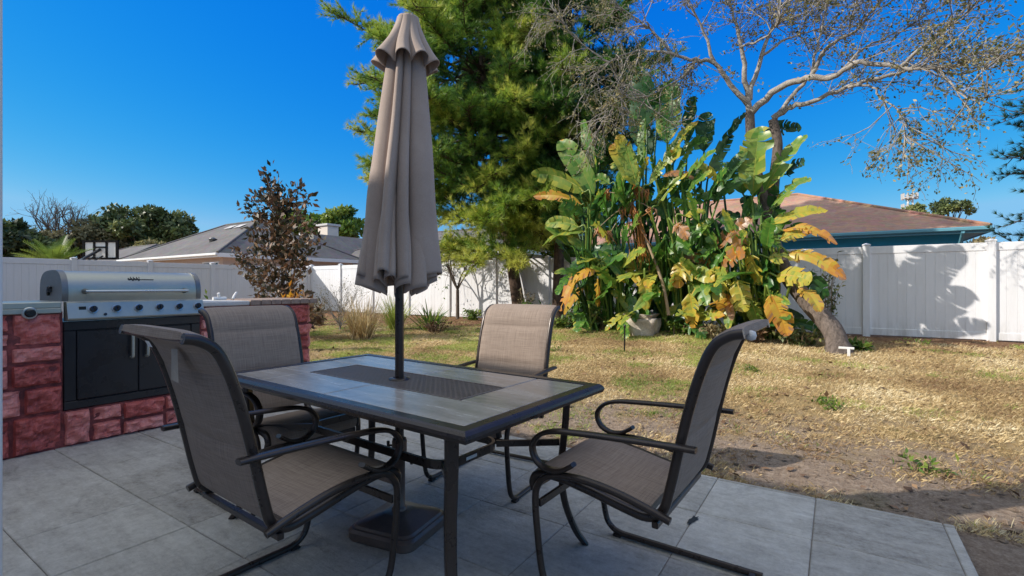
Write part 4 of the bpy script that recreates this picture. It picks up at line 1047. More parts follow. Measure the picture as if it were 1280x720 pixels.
def needles(rng, P, D, tint, n, length, width, spread=(0.15, 0.85)):
    """n needles per tuft: thin triangles fanned round the twig direction D at P"""
    P = np.repeat(P, n, 0); D = np.repeat(D, n, 0); T = np.repeat(tint, n)
    U, V = rot_frame(D); m = len(P)
    a = rng.uniform(0, 2 * np.pi, m)[:, None]; s = rng.uniform(*spread, m)[:, None]
    d = D * np.cos(s) + (U * np.cos(a) + V * np.sin(a)) * np.sin(s)
    L = length * rng.uniform(0.65, 1.15, m)[:, None]
    side = np.cross(d, rng.normal(size=(m, 3))); side /= np.linalg.norm(side, axis=1, keepdims=True) + 1e-9
    w_ = width * 0.5
    tri = np.stack([P - side * w_, P + side * w_, P + d * L], 1)
    return tri, np.clip(T + rng.normal(0, 0.06, m), 0, 1)

def leaves(rng, P, N, size, aspect=0.5, D=None):
    """diamond leaves folded on the midrib: two triangles each as one quad"""
    m = len(P)
    if D is None: D = rng.normal(size=(m, 3))
    D = D / (np.linalg.norm(D, axis=1, keepdims=True) + 1e-9)
    N = N + rng.normal(0, 0.5, (m, 3)); Sd = np.cross(D, N); Sd /= np.linalg.norm(Sd, axis=1, keepdims=True) + 1e-9
    L = size * rng.uniform(0.6, 1.25, m)[:, None]; W = L * aspect * 0.5
    up = np.cross(Sd, D)
    return np.stack([P, P + D * L * 0.45 + Sd * W + up * L * 0.08, P + D * L, P + D * L * 0.45 - Sd * W + up * L * 0.08], 1)

def pine(name, label, trunk, r0, z0, z1, reach, limbs, seed, bias, group=None, mat=None, nl=15, tuft=0.17, width=0.012, yellow=0.0, dens=1.0, slope=(-0.15, 0.35), shapef=None, visible_top=None):
    rng = np.random.default_rng(seed); rnd = random.Random(seed)
    P = smooth_pts(trunk, 8); b = Vector(trunk[0])
    t = thing(name, label, 'tree', b, group)
    mb = MB(); m = len(P); tube(mb, P, [r0 * (1 - 0.8 * i / (m - 1)) * (1.25 if i == 0 else 1) for i in range(m)], 12)
    mb.build('trunk', M['pine_bark'], t)
    zs = [p.z for p in P]
    def tp(z):
        for i in range(m - 1):
            if zs[i + 1] >= z:
                f = (z - zs[i]) / max(1e-6, zs[i + 1] - zs[i]); return P[i].lerp(P[i + 1], max(0, f))
        return P[-1]
    br = MB(); TP, TD, TT = [], [], []
    for k in range(limbs):
        f = (k + rnd.random()) / limbs; z = z0 + (z1 - z0) * f
        az = rnd.uniform(0, 2 * math.pi)
        L = reach(f, az) * rnd.uniform(0.62, 1.1)
        if L < 0.2: continue
        s = rnd.uniform(*slope); d = Vector((math.cos(az), math.sin(az), s)).normalized()
        o = tp(z); pts = []
        nseg = 7
        cur = o.copy(); dd = d.copy()
        for i in range(nseg + 1):
            pts.append(cur.copy()); cur = cur + dd * (L / nseg)
            dd = (dd + Vector((rnd.gauss(0, 0.10), rnd.gauss(0, 0.10), rnd.gauss(0.0, 0.07) + (0.05 if i > 3 else -0.03)))).normalized()
        tube(br, pts, [max(0.006, 0.035 * (L / 3) * (1 - 0.85 * i / nseg)) for i in range(nseg + 1)], 5, cap=False)
        nt_ = int((5 + 6.5 * L) * dens)
        ct = rnd.uniform(-0.18, 0.18)
        for _ in range(nt_):
            a = rnd.uniform(0.22, 1.0) ** 0.8; i = min(nseg - 1, int(a * nseg)); q = pts[i].lerp(pts[i + 1], a * nseg - i)
            ld = (pts[i + 1] - pts[i]).normalized()
            td = (ld * rnd.uniform(0.3, 1.0) + Vector((rnd.gauss(0, .6), rnd.gauss(0, .6), rnd.gauss(0.22, .35)))).normalized()
            tl = rnd.uniform(0.25, 0.8) * min(1, L / 2) * (1.1 - 0.4 * a)
            e = q + td * tl
            tube(br, [q, q.lerp(e, .5) + Vector((0, 0, -.02)), e], [0.012, 0.008, 0.004], 3, cap=False)
            nn = max(2, int(tl / 0.11))
            for j in range(nn):
                g = (j + 1) / nn
                pp = q.lerp(e, g); dj = (td + Vector((rnd.gauss(0, .35), rnd.gauss(0, .35), rnd.gauss(0.12, .25)))).normalized()
                TP.append(pp[:]); TD.append(dj[:]); TT.append(bias(pp) + ct + (a - .72) * .55 + (g - .5) * .15 + rnd.gauss(0, 0.08))  # needles darker towards the trunk: inner crown shade put into the tint
    br.build('limbs', M['pine_bark'], t)
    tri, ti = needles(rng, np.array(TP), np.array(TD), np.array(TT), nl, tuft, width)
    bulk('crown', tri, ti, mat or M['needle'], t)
    return t

def fol_tree(name, label, base, zc, rad, seed, mat, n_clump=26, per=170, size=0.28, trunk_r=0.22, bark='grey_bark', tint=(0.25, 0.75), cat='tree', group=None, shell=0.75, clump=0.36, aspect=0.55, multi=1):
    """broadleaf tree: limbs reach to leaf clumps spread through an uneven crown"""
    rng = np.random.default_rng(seed); rnd = random.Random(seed)
    b = Vector(base); t = thing(name, label, cat, b, group)
    mb = MB(); C = []
    for k in range(n_clump):
        while True:
            v = Vector((rnd.uniform(-1, 1), rnd.uniform(-1, 1), rnd.uniform(-1, 1)))
            if 0.2 < v.length < 1: break
        v = v.normalized() * (shell + (1 - shell) * rnd.random()) * (1 if rnd.random() < 0.75 else rnd.uniform(0.2, 0.8))
        C.append(Vector((b.x + v.x * rad[0], b.y + v.y * rad[1], zc + v.z * rad[2])))
    fork = Vector((b.x, b.y, b.z + (zc - rad[2] - b.z) * 0.7 + 0.15 * rad[2]))
    tr = MB(); tube(tr, [b - Vector((0, 0, .1)), b.lerp(fork, .5) + Vector((rnd.gauss(0, .05), 0, 0)), fork], [trunk_r * 1.2, trunk_r * .95, trunk_r * .8], 9)
    tr.build('trunk', M[bark], t)
    for c in C:
        mid = fork.lerp(c, 0.5) + Vector((rnd.gauss(0, .12), rnd.gauss(0, .12), rnd.gauss(.1, .1))) * rad[0] * .4
        tube(mb, smooth_pts([fork, mid, c], 3), [trunk_r * (.5 - .42 * i / 6) for i in range(7)], 5, cap=False)
    mb.build('limbs', M[bark], t)
    PP, NN, TT = [], [], []
    for c in C:
        r = clump * min(rad) * rnd.uniform(0.7, 1.35)
        m = int(per * rnd.uniform(0.7, 1.3)); v = rng.normal(size=(m, 3)); v /= np.linalg.norm(v, axis=1, keepdims=True)
        rr = r * rng.uniform(0.35, 1.05, m)[:, None] ** 0.6
        PP.append(np.array(c)[None] + v * rr * np.array([[1.15, 1.15, 0.8]])); NN.append(v + np.array([[0, 0, .4]]))
        TT.append(np.clip(rnd.uniform(*tint) + rng.normal(0, .12, m), 0, 1))
    P = np.concatenate(PP); N_ = np.concatenate(NN)
    D = rng.normal(size=P.shape) + N_ * 0.5
    bulk('crown', leaves(rng, P, N_, size, aspect, D), np.concatenate(TT), mat, t)
    return t

def branch_tree(name, label, base, H_, seed, n0=5, spread=0.8, bark='twig_bark', r0=0.12, depth=4, leaf=None, leafsize=0.1, leafn=3, trunkh=0.3, cat='tree', group=None):
    """bare or thinly leaved tree grown by recursion"""
    rnd = random.Random(seed); rng = np.random.default_rng(seed); b = Vector(base); t = thing(name, label, cat, b, group)
    mb = MB(); L = []
    def grow(p, d, ln, r, lv):
        pts = [p]; cur = p.copy(); dd = d.copy()
        for i in range(4):
            dd = (dd + Vector((rnd.gauss(0, .16), rnd.gauss(0, .16), rnd.gauss(.04, .1)))).normalized(); cur = cur + dd * ln / 4; pts.append(cur.copy())
        tube(mb, pts, [r * (1 - .45 * i / 4) for i in range(5)], 6 if lv < 2 else 3, cap=False)
        if lv >= depth:
            for i in range(leafn): L.append(pts[rnd.randint(1, 4)])
            return
        for k in range(rnd.randint(2, 4)):
            q = pts[rnd.randint(2, 4)]
            nd_ = (dd + Vector((rnd.gauss(0, spread), rnd.gauss(0, spread), rnd.gauss(.1, spread * .6)))).normalized(); grow(q, nd_, ln * rnd.uniform(.55, .85), r * .5, lv + 1)
    f = b + Vector((0, 0, H_ * trunkh))
    tr = MB(); tube(tr, [b - Vector((0, 0, .1)), f], [r0 * 1.2, r0], 8); tr.build('trunk', M[bark], t)
    for k in range(n0):
        a = 2 * math.pi * (k + rnd.random() * .6) / n0
        grow(f, Vector((math.cos(a) * spread, math.sin(a) * spread, 1)).normalized(), H_ * .34, r0 * .6, 1)
    mb.build('limbs', M[bark], t)
    if leaf is not None and L:
        P = np.array([p[:] for p in L]) + rng.normal(0, leafsize, (len(L), 3))
        bulk('crown', leaves(rng, P, rng.normal(size=P.shape), leafsize, .5), rng.uniform(0, 1, len(P)), leaf, t)
    return t

def strap_plant(name, label, base, n, length, width, seed, mat, tint=(0.2, 0.8), lean=(0.2, 1.0), cat='plant', stiff=0.4, group=None, seg=5, offs=0.06):
    """clump of long arching blades"""
    rnd = random.Random(seed); b = Vector(base); t = thing(name, label, cat, b, group)
    mb = MB()
    for k in range(n):
        az = rnd.uniform(0, 2 * math.pi); L = length * rnd.uniform(.55, 1.1); s = rnd.uniform(*lean)
        d = Vector((math.cos(az) * s, math.sin(az) * s, 1)).normalized(); p = b + Vector((rnd.gauss(0, offs), rnd.gauss(0, offs), 0)); sd = Vector((-math.sin(az), math.cos(az), 0))
        vs = []
        for i in range(seg + 1):
            f = i / seg; w_ = width * (1 - f ** 1.6) * .5 + .0008; vs += [p - sd * w_, p + sd * w_]
            p = p + d * (L / seg); d = (d + Vector((0, 0, -(1 - stiff) * .32 * (0.3 + f)))).normalized()
        mb.add(vs, [(2 * i, 2 * i + 1, 2 * i + 3, 2 * i + 2) for i in range(seg)], min(1, max(0, rnd.uniform(*tint))), True)
    mb.build('foliage', mat, t); return t

def weed(name, label, base, r, h, n, size, seed, mat, tint=(.2, .8), cat='plant', group=None, aspect=.5):
    """low leafy plant: stems and leaves along them"""
    rnd = random.Random(seed); rng = np.random.default_rng(seed); b = Vector(base); t = thing(name, label, cat, b, group)
    mb = MB(); P = []
    for k in range(max(5, n // 14)):
        a = rnd.uniform(0, 6.283); rr = r * rnd.random() ** .5; e = b + Vector((rr * math.cos(a), rr * math.sin(a), h * rnd.uniform(.5, 1.1))); m = b.lerp(e, .5) + Vector((0, 0, h * .15)); s = b + Vector((rr * .4 * math.cos(a), rr * .4 * math.sin(a), -.02))
        tube(mb, [s, m, e], [.008, .006, .003], 4, cap=False)
        for i in range(14): P.append((s.lerp(m, i / 7) if i < 7 else m.lerp(e, (i - 6) / 7.0)) + Vector((rnd.gauss(0, .03), rnd.gauss(0, .03), rnd.gauss(0, .02))))
    mb.build('stem', M['stemdry'], t)
    P = np.array([p[:] for p in P]); 
    bulk('foliage', leaves(rng, P, np.array([[0, 0, 1.0]]) + np.zeros_like(P), size, aspect), np.clip(rng.uniform(*tint, len(P)), 0, 1), mat, t)
    return t

# ------------------------------------------------------------------ big pines
def pines():
    a = at(652, 392, 12.0); a.z = gz(a.x, a.y) - .1
    c1 = at(640, 330, 12.1); c2 = at(618, 200, 12.3); c3 = at(600, 40, 12.5); c4 = at(590, -260, 12.7)
    def bias(p):
        sun = 0.57 + 0.14 * noise.noise((p.x * .9, p.y * .9, p.z * .9)) * 2
        return sun + 0.30 * max(0, min(1, (4.6 - p.z) / 3.0)) + 0.05  # sunlit yellow-green put into the needle tint, strongest low down
    def reach(f, az):
        # fuller low down on the camera side; ragged to the left
        k = 2.6 + 1.2 * math.sin(min(1, f * 1.6) * math.pi * .62) + (1.0 if f > .25 else .1) * max(0, -math.cos(az - .58))
        return k * (1 - 0.55 * max(0, f - 0.45) / .55)
    pine('pine_tree', 'tall sunlit pine with yellow-green lower needles directly behind the umbrella', [a, c1, c2, c3, c4], .21, 2.3, 12.4, reach, 235, 21, bias, nl=22, tuft=.22, width=.015, dens=2.2, slope=(-.30, .30))
    b = at(697, 385, 11.7); b.z = gz(b.x, b.y) - .1
    d1 = at(699, 310, 11.9); d2 = at(705, 180, 12.3); d3 = at(712, 30, 12.6); d4 = at(716, -220, 12.8)
    def bias2(p): return 0.32 + 0.16 * noise.noise((p.x * .8 + 5, p.y * .8, p.z * .8)) + .12 * max(0, min(1, (3.5 - p.z) / 2))
    def reach2(f, az): return (1.7 + .9 * math.sin(min(1, f * 1.7) * math.pi * .6)) * (1 - .55 * max(0, f - .45) / .55) * (1 - .38 * max(0, -math.sin(az)))
    pine('pine_tree', 'darker dense green pine rising behind the left side of the paddle-leaved plants', [b, d1, d2, d3, d4], .17, 3.0, 11.4, reach2, 150, 33, bias2, nl=22, tuft=.22, width=.015, dens=2.2, slope=(-.25, .3))
    # pine at the right edge, its trunk outside the frame
    e = at(1350, 400, 15.0); e.z = 0
    def reach3(f, az): return 1.9 * (1 - .5 * f)
    pine('pine_tree', 'blue-green pine reaching in from the right edge beyond the back fence', [e, e + Vector((.05, 0, 3)), e + Vector((0, 0.05, 6.5))], .13, 1.9, 6.2, reach3, 34, 8, lambda p: .45 + .2 * noise.noise((p.x, p.y, p.z)), mat=M['needle_cool'], nl=26, tuft=.16, width=.010, dens=1.0, slope=(-.2, .15))
    # small umbrella-crowned pine far off
    r = (1190 - 640) / F; D = 80; X, Y = (CS * r - SN) * D, (SN * r + CS) * D
    fol_tree('pine_tree', 'lone far-off pine with a flat-topped crown right of the cell tower', (X, Y, 0), 13.9, (2.5, 2.5, 1.5), 4, M['oak'], 16, 150, .5, .3, 'grey_bark', (.2, .7))
pines()

# ------------------------------------------------------------------ thin-leaved leaning tree at right
def leaning_tree():
    rnd = random.Random(77); rng = np.random.default_rng(77)
    b = at(1050, 444, 9.35); b.z = gz(b.x, b.y) - .06
    t = thing('shade_tree', 'leaning grey tree with mostly bare branches spreading over the right side', 'tree', b)
    mb = MB()
    low = smooth_pts([b, at(1040, 412, 9.5), at(1010, 378, 9.8), at(982, 340, 10.1), at(966, 300, 10.4), at(958, 262, 10.6)], 6)
    n = len(low); tube(mb, low, [.165 - .055 * (i / (n - 1)) + (.03 if i < 3 else 0) for i in range(n)], 14)
    lst = smooth_pts([at(958, 262, 10.6), at(946, 215, 10.6), at(939, 175, 10.6), at(937, 140, 10.6)], 5); tube(mb, lst, [.10 - .015 * i / (len(lst) - 1) for i in range(len(lst))], 12)
    rst = smooth_pts([at(960, 266, 10.62), at(968, 220, 10.75), at(972, 180, 10.8), at(966, 150, 10.8)], 5); tube(mb, rst, [.10 - .015 * i / (len(rst) - 1) for i in range(len(rst))], 12)
    mb.build('trunk', M['grey_bark'], t)
    lm = MB(); tw = MB(); LP, LD = [], []
    def path(pp, y0, y1): 
        m = len(pp); return [at(x, y, y0 + (y1 - y0) * i / (m - 1)) for i, (x, y) in enumerate(pp)]
    B = [([(937, 142), (930, 90), (926, 59), (917, 23), (909, -8), (900, -60)], 10.6, 10.2, .072),
         ([(936, 132), (913, 105), (893, 78), (870, 74), (839, 68), (800, 62), (762, 78), (728, 108)], 10.6, 9.2, .07),
         ([(937, 125), (952, 70), (967, 31), (987, 4), (1000, -50)], 10.6, 11.4, .066),
         ([(940, 140), (975, 109), (1010, 98), (1046, 94), (1077, 78), (1124, 84), (1171, 84), (1221, 76), (1290, 64), (1350, 55)], 10.6, 9.4, .085),
         ([(966, 152), (990, 118), (1014, 94), (1018, 70), (1026, 43), (1034, -5), (1030, -60)], 10.8, 11.2, .06),
         ([(966, 148), (990, 134), (1014, 129), (1061, 109), (1112, 94), (1151, 84), (1200, 92), (1240, 80)], 10.8, 10.4, .07),
         ([(1014, 94), (1034, 59), (1069, 39), (1092, 12), (1106, -10), (1120, -60)], 10.6, 9.8, .05),
         ([(1061, 109), (1085, 107), (1100, 121), (1120, 137), (1131, 164), (1150, 182)], 10.6, 9.9, .03),
         ([(893, 78), (880, 40), (862, 4), (850, -40)], 10.4, 9.6, .045),
         ([(1124, 84), (1160, 52), (1200, 22), (1240, -14)], 10.2, 9.6, .04),
         ([(952, 70), (985, 48), (1010, 40), (1040, 42), (1075, 30)], 10.9, 11.6, .035),
         ([(926, 59), (960, 45), (975, 20), (990, -20)], 10.4, 9.4, .03),
         ([(839, 68), (818, 40), (790, 20), (760, 0)], 9.9, 9.0, .04),
         ([(800, 62), (790, 95), (770, 130), (750, 160)], 9.5, 9.0, .025),
         ([(870, 74), (850, 100), (822, 112), (800, 135)], 10.0, 9.4, .03),
         ([(1171, 84), (1190, 105), (1215, 125), (1235, 120)], 9.8, 9.3, .025),
         ([(1046, 94), (1080, 60), (1125, 40), (1170, 10)], 10.2, 10.8, .035),
         ([(762, 78), (735, 60), (705, 30), (690, 5)], 9.3, 8.8, .025)]
    def twig(p, d, ln, r, lv, droop):
        pts = [p]; cur = p.copy(); dd = d.copy()
        for i in range(4):
            dd = (dd + Vector((rnd.gauss(0, .2), rnd.gauss(0, .2), rnd.gauss(-droop, .14)))).normalized(); cur = cur + dd * ln / 4; pts.append(cur.copy())
        tube(tw, pts, [max(.0035, r * (1 - .5 * i / 4)) for i in range(5)], 4 if lv < 2 else 3, cap=False)
        if lv >= 3:
            for i in range(1, 5):
                if rnd.random() < .62: LP.append(pts[i][:]); LD.append((dd + Vector((rnd.gauss(0, .7), rnd.gauss(0, .7), rnd.gauss(-.3, .5))))[:])
            return
        for k in range(3 if lv < 2 else rnd.randint(2, 3)):
            q = pts[rnd.randint(1, 4)]
            twig(q, (dd + Vector((rnd.gauss(0, .65), rnd.gauss(0, .65), rnd.gauss(.05, .5)))).normalized(), ln * rnd.uniform(.5, .8), r * .55, lv + 1, droop)
    for pp, y0, y1, r in B:
        P = smooth_pts(path(pp, y0, y1), 4); m = len(P); r *= .84
        for q in P[1:]: q += Vector((rnd.gauss(0, .012), rnd.gauss(0, .03), rnd.gauss(0, .012)))
        tube(lm, P, [max(.008, r * (1 - .85 * (i / (m - 1)) ** .8)) for i in range(m)], 8)
        ln = sum((P[i + 1] - P[i]).length for i in range(m - 1))
        for k in range(int(ln * 6.2) + 5):
            f = rnd.uniform(.28, 1) ** .8; i = min(m - 2, int(f * (m - 1))); q = P[i]; d = (P[i + 1] - P[i]).normalized()
            hang = .10 if (pp[0] == (1061, 109) or (y1 < 9.3 and pp[-1][0] < 900)) else -.03
            twig(q, (d * .7 + Vector((rnd.gauss(0, .6), rnd.gauss(0, .7), rnd.gauss(.25 - hang * 4, .5)))).normalized(), rnd.uniform(.35, .95) * (.62 if q.x > 1.6 and q.z < 5.6 else 1), .011, 1, hang)
    lm.build('limbs', M['twig_bark'], t); tw.build('twigs', M['twig_bark'], t)
    P = np.array(LP); D = np.array(LD)
    P = np.repeat(P, 3, 0) + rng.normal(0, .04, (len(P) * 3, 3)); D = np.repeat(D, 3, 0) + rng.normal(0, .5, (len(D) * 3, 3))
    bulk('crown', leaves(rng, P, rng.normal(size=P.shape), .062, .5, D), rng.uniform(0, 1, len(P)), M['sparse'], t)
    # white stake at its foot
    p = at(1058, 447, 9.1); g = gz(p.x, p.y)
    s = thing('garden_marker', 'small white T-shaped marker stuck in the soil at the foot of the leaning tree', 'marker', (p.x, p.y, g))
    mb = MB(); box(mb, (p.x - .10, p.y - .008, g + .10), (p.x + .10, p.y + .008, g + .135), .004); mb.build('crosspiece', M['white'], s)
    mb = MB(); box(mb, (p.x + .01, p.y - .02, g - .03), (p.x + .05, p.y - .009, g + .12), .004); mb.build('stem', M['white'], s)
leaning_tree()

# ------------------------------------------------------------------ paddle-leaved clumps (giant bird of paradise)
def paddle(mb, B, T, W, tint, rnd, face, arch=.08, fold=.35, torn=.4, tip=0.0, edge=.06):
    """a banana-like blade from B to T, folded on its midrib, split between the veins"""
    B = Vector(B); T = Vector(T); ax = T - B; L = ax.length; ax.normalize()
    sd = ax.cross(face)
    if sd.length < .05: sd = ax.orthogonal()
    sd.normalize(); nn = sd.cross(ax)
    if nn.z < 0 and abs(nn.z) > .3 and face.z > 0: pass
    N = 18
    def mid(t): return B + ax * (L * t) + Vector((0, 0, 1)) * (arch * L * math.sin(math.pi * t ** .9)) 
    def wid(t): return W * .5 * min(1, (t / .16) ** .55 if t > 0 else 0.02) * max(.03, (1 - max(0, (t - .5) / .5) ** 2.3)) ** .6
    for s in (-1, 1):
        i = 0
        while i < N:
            ln = rnd.choice((1, 1, 2, 2, 3)) if rnd.random() < torn else rnd.randint(3, 6)
            j = min(N, i + ln)
            dphi = rnd.gauss(0, .34) * (0.25 + torn); pull = rnd.uniform(.02, .14) * torn; dr = rnd.uniform(0, .55) * torn; shr = 1 - rnd.uniform(0, .42) * torn
            vs = []; tt = []
            phi = fold + dphi
            for k in range(i, j + 1):
                t = k / N; p = mid(t); w = wid(t) * shr
                tj = (k - i) / max(1, j - i)
                off = ax * (L / N) * ((.5 - tj) * pull * 6) 
                wav = .05 * W * math.sin(t * 17 + s + dphi * 9)
                vs.append(p)
                vs.append(p + (sd * s * math.cos(phi) + nn * math.sin(phi)) * (w * .5) + off * .3 - Vector((0, 0, 1)) * (dr * w * .15))
                vs.append(p + (sd * s * math.cos(phi * .7) + nn * math.sin(phi * .7)) * w + off + ax * (w * .30) - Vector((0, 0, 1)) * (dr * w * .75) + nn * wav)
            fs = []; tl = []
            for k in range(j - i):
                a = 3 * k; t = (i + k) / N
                fs += [(a, a + 1, a + 4, a + 3), (a + 1, a + 2, a + 5, a + 4)]
                e = tip * max(0, (t - .55) / .45)
                tl += [min(1, max(0, tint + e + rnd.gauss(0, .03))), min(1, max(0, tint + e + edge * rnd.uniform(.3, 1.6) + rnd.gauss(0, .035) + (.20 if rnd.random() < .02 + .05 * torn else 0)))]
            mb.add(vs, fs, tl, True); i = j
    rib = [mid(k / 8) - nn * .006 for k in range(9)]
    tube(mb, rib, [max(.004, .018 * (1 - k / 9)) for k in range(9)], 5, min(1, max(.2, tint + .10)), cap=False)

def clumps():
    rnd = random.Random(909)
    cam_p = Vector((0, 0, H))
    def face_to(B, T, turn=(0, 0, 0)):
        m = (Vector(B) + Vector(T)) / 2; f = (cam_p - m).normalized() * .55 + Vector((-.45, -.25, .45)); f += Vector((rnd.gauss(0, .25), rnd.gauss(0, .25), rnd.gauss(0, .25))) + Vector(turn)
        return f.normalized()
    def clump(name, label, rootpx, Y, lst, nfill, fillbox, seed, dark=(.02, .25), stalks=()):
        rn = random.Random(seed)
        rp = [at(x, 405, Y + dy) for x, dy in rootpx]
        for p in rp: p.z = gz(p.x, p.y)
        base = sum(rp, Vector()) / len(rp)
        t = thing(name, label, 'plant', base, 'paddle-leaved clumps in the back bed')
        gl = MB(); pt = MB(); dl = MB()
        ents = []
        for e in lst:
            (bx, by), (tx, ty), w, tint, dy, kw = e
            B, T = at(bx, by, Y + dy), at(tx, ty, Y + dy + kw.get('dyt', rn.uniform(-.25, .15)))
            ents.append((B, T, w * (Y + dy) / (SN * (bx - 640) / F + CS) / F, tint, kw))
        x0, x1, y0, y1 = fillbox
        for k in range(nfill):
            px = rn.uniform(x0, x1); py = y0 + (y1 - y0) * rn.random() ** .62; dy = rn.uniform(-.45, .6); B = at(px, py, Y + dy)
            low = (py - y0) / (y1 - y0)
            out = math.atan2(B.y - base.y + rn.gauss(0, .3), B.x - base.x + rn.gauss(0, .3)) if rn.random() < .7 else rn.uniform(0, 6.283)
            if rn.random() < .5: out = R(-60) + rn.gauss(0, .9)
            L = rn.uniform(.55, 1.05); el = rn.uniform(.35, 1.25) if low < .45 else rn.uniform(-1.1, .9)
            T = B + Vector((math.cos(out) * math.cos(el), math.sin(out) * math.cos(el), math.sin(el))) * L
            T.y = min(T.y, FY - .15); T.z = max(T.z, gz(T.x, T.y) + .05)
            ti = rn.uniform(*dark) + (.12 if dy < 0 else -.06)
            if low > .5 and rn.random() < .14: ti = rn.uniform(.55, .97)
            ents.append((B, T, rn.uniform(.20, .36), max(.02, ti), dict(torn=rn.uniform(.2, .9), tip=.25 if rn.random() < .25 else 0)))
        for B, T, w, tint, kw in ents:
            tgt = dl if tint > .9 else gl
            B.y = min(B.y, FY - .2)
            paddle(tgt, B, T, w, tint, rn, face_to(B, T, kw.get('turn', (0, 0, 0))), kw.get('arch', .09), kw.get('fold', rn.uniform(.15, .45)), max(kw.get('torn', .4), .62 if tint > .55 else 0), kw.get('tip', 0), kw.get('edge', .05))
            r = min(rp, key=lambda q: (q.x - B.x) ** 2 + (q.y - B.y) ** 2 * .3 + rn.random() * .1)
            d = (T - B).normalized()
            m1 = r.lerp(B, .5); m1.z += .12 * (B.z - r.z); c2 = B - d * min(.16, .14 * (B - r).length); c2.z = max(c2.z, r.z + .1)
            tube(pt, smooth_pts([r + Vector((rn.gauss(0, .07), rn.gauss(0, .07), -.03)), m1, c2, B, B.lerp(T, .06)], 4), [.028 - .016 * i / 16 for i in range(17)], 6, min(.50, max(.22, tint)), cap=False)
        gl.build('foliage', M['paddle'], t); pt.build('leaf_stalks', M['paddle'], t)
        if dl.f: dl.build('dead_leaves', M['paddle'], t)
        if stalks:
            st = MB(); sh = MB()
            for pts, r0, hang, heads in stalks:
                P = smooth_pts([at(x, y, Y + dy) for x, y, dy in pts], 6); n = len(P)
                tube(st, P, [r0 * (1 - .5 * i / (n - 1)) for i in range(n)], 8)
                for k in range(hang):
                    q = P[-1 - rn.randint(0, n // 4)]; L = rn.uniform(.5, 1.15)
                    tube(sh, smooth_pts([q, q + Vector((rn.gauss(0.04, .07), rn.gauss(-.05, .06), -L * .4)), q + Vector((rn.gauss(.1, .12), rn.gauss(-.06, .06), -L))], 3), [.013, .012, .012, .01, .008, .006, .003], 4, .9, cap=False)
                for hx, hy in heads:
                    q = at(hx, hy, Y - .35)
                    tube(st, smooth_pts([P[-1], P[-1].lerp(q, .5) + Vector((0, 0, .06)), q], 4), .010, 5)
                    for k in range(9):
                        tube(sh, [q + Vector((rn.gauss(0, .03), rn.gauss(0, .03), .06)), q + Vector((rn.gauss(0, .06), rn.gauss(0, .05), -.02)), q + Vector((rn.gauss(0, .08), rn.gauss(0, .06), -rn.uniform(.1, .28)))], [.006, .02, .003], 4, rn.uniform(.86, 1), cap=False)
            st.build('dead_stalk', M['stemdry'], t); sh.build('seed_heads', M['paddle'], t)
    k = lambda **a: a
    clump('bird_of_paradise', 'left paddle-leaved clump with an orange leaf hanging low beside the pine trunk', [(742, 0), (760, .1), (775, .05)], 10.1, [
        ((743, 245), (699, 176), 30, .43, 0, k(fold=.3, torn=.2)), ((746, 218), (729, 150), 22, .38, .15, k(fold=.5, torn=.1)), ((731, 240), (664, 217), 24, .50, -.1, k(torn=.5)),
        ((727, 256), (667, 245), 15, .74, -.2, k(tip=.12)), ((724, 284), (682, 279), 20, .50, -.25, k(torn=.6)), ((731, 290), (678, 308), 24, .49, -.2, k(arch=.15, torn=.6)),
        ((744, 338), (699, 388), 32, .78, -.5, k(arch=.22, torn=.8, tip=.08)), ((733, 318), (778, 314), 26, .17, -.1, k(torn=.6)), ((762, 230), (743, 221), 16, .42, 0, k()),
        ((757, 290), (720, 262), 22, .33, .1, k()), ((752, 330), (712, 335), 24, .22, .1, k(torn=.6)), ((768, 350), (735, 372), 24, .28, -.1, k(torn=.6)), ((764, 262), (785, 205), 24, .30, .2, k(torn=.3)), ((770, 300), (760, 250), 24, .24, .2, k()),
        ((748, 215), (752, 170), 18, .30, .3, k())],
        84, (712, 800, 235, 408), 11, (.08, .46))
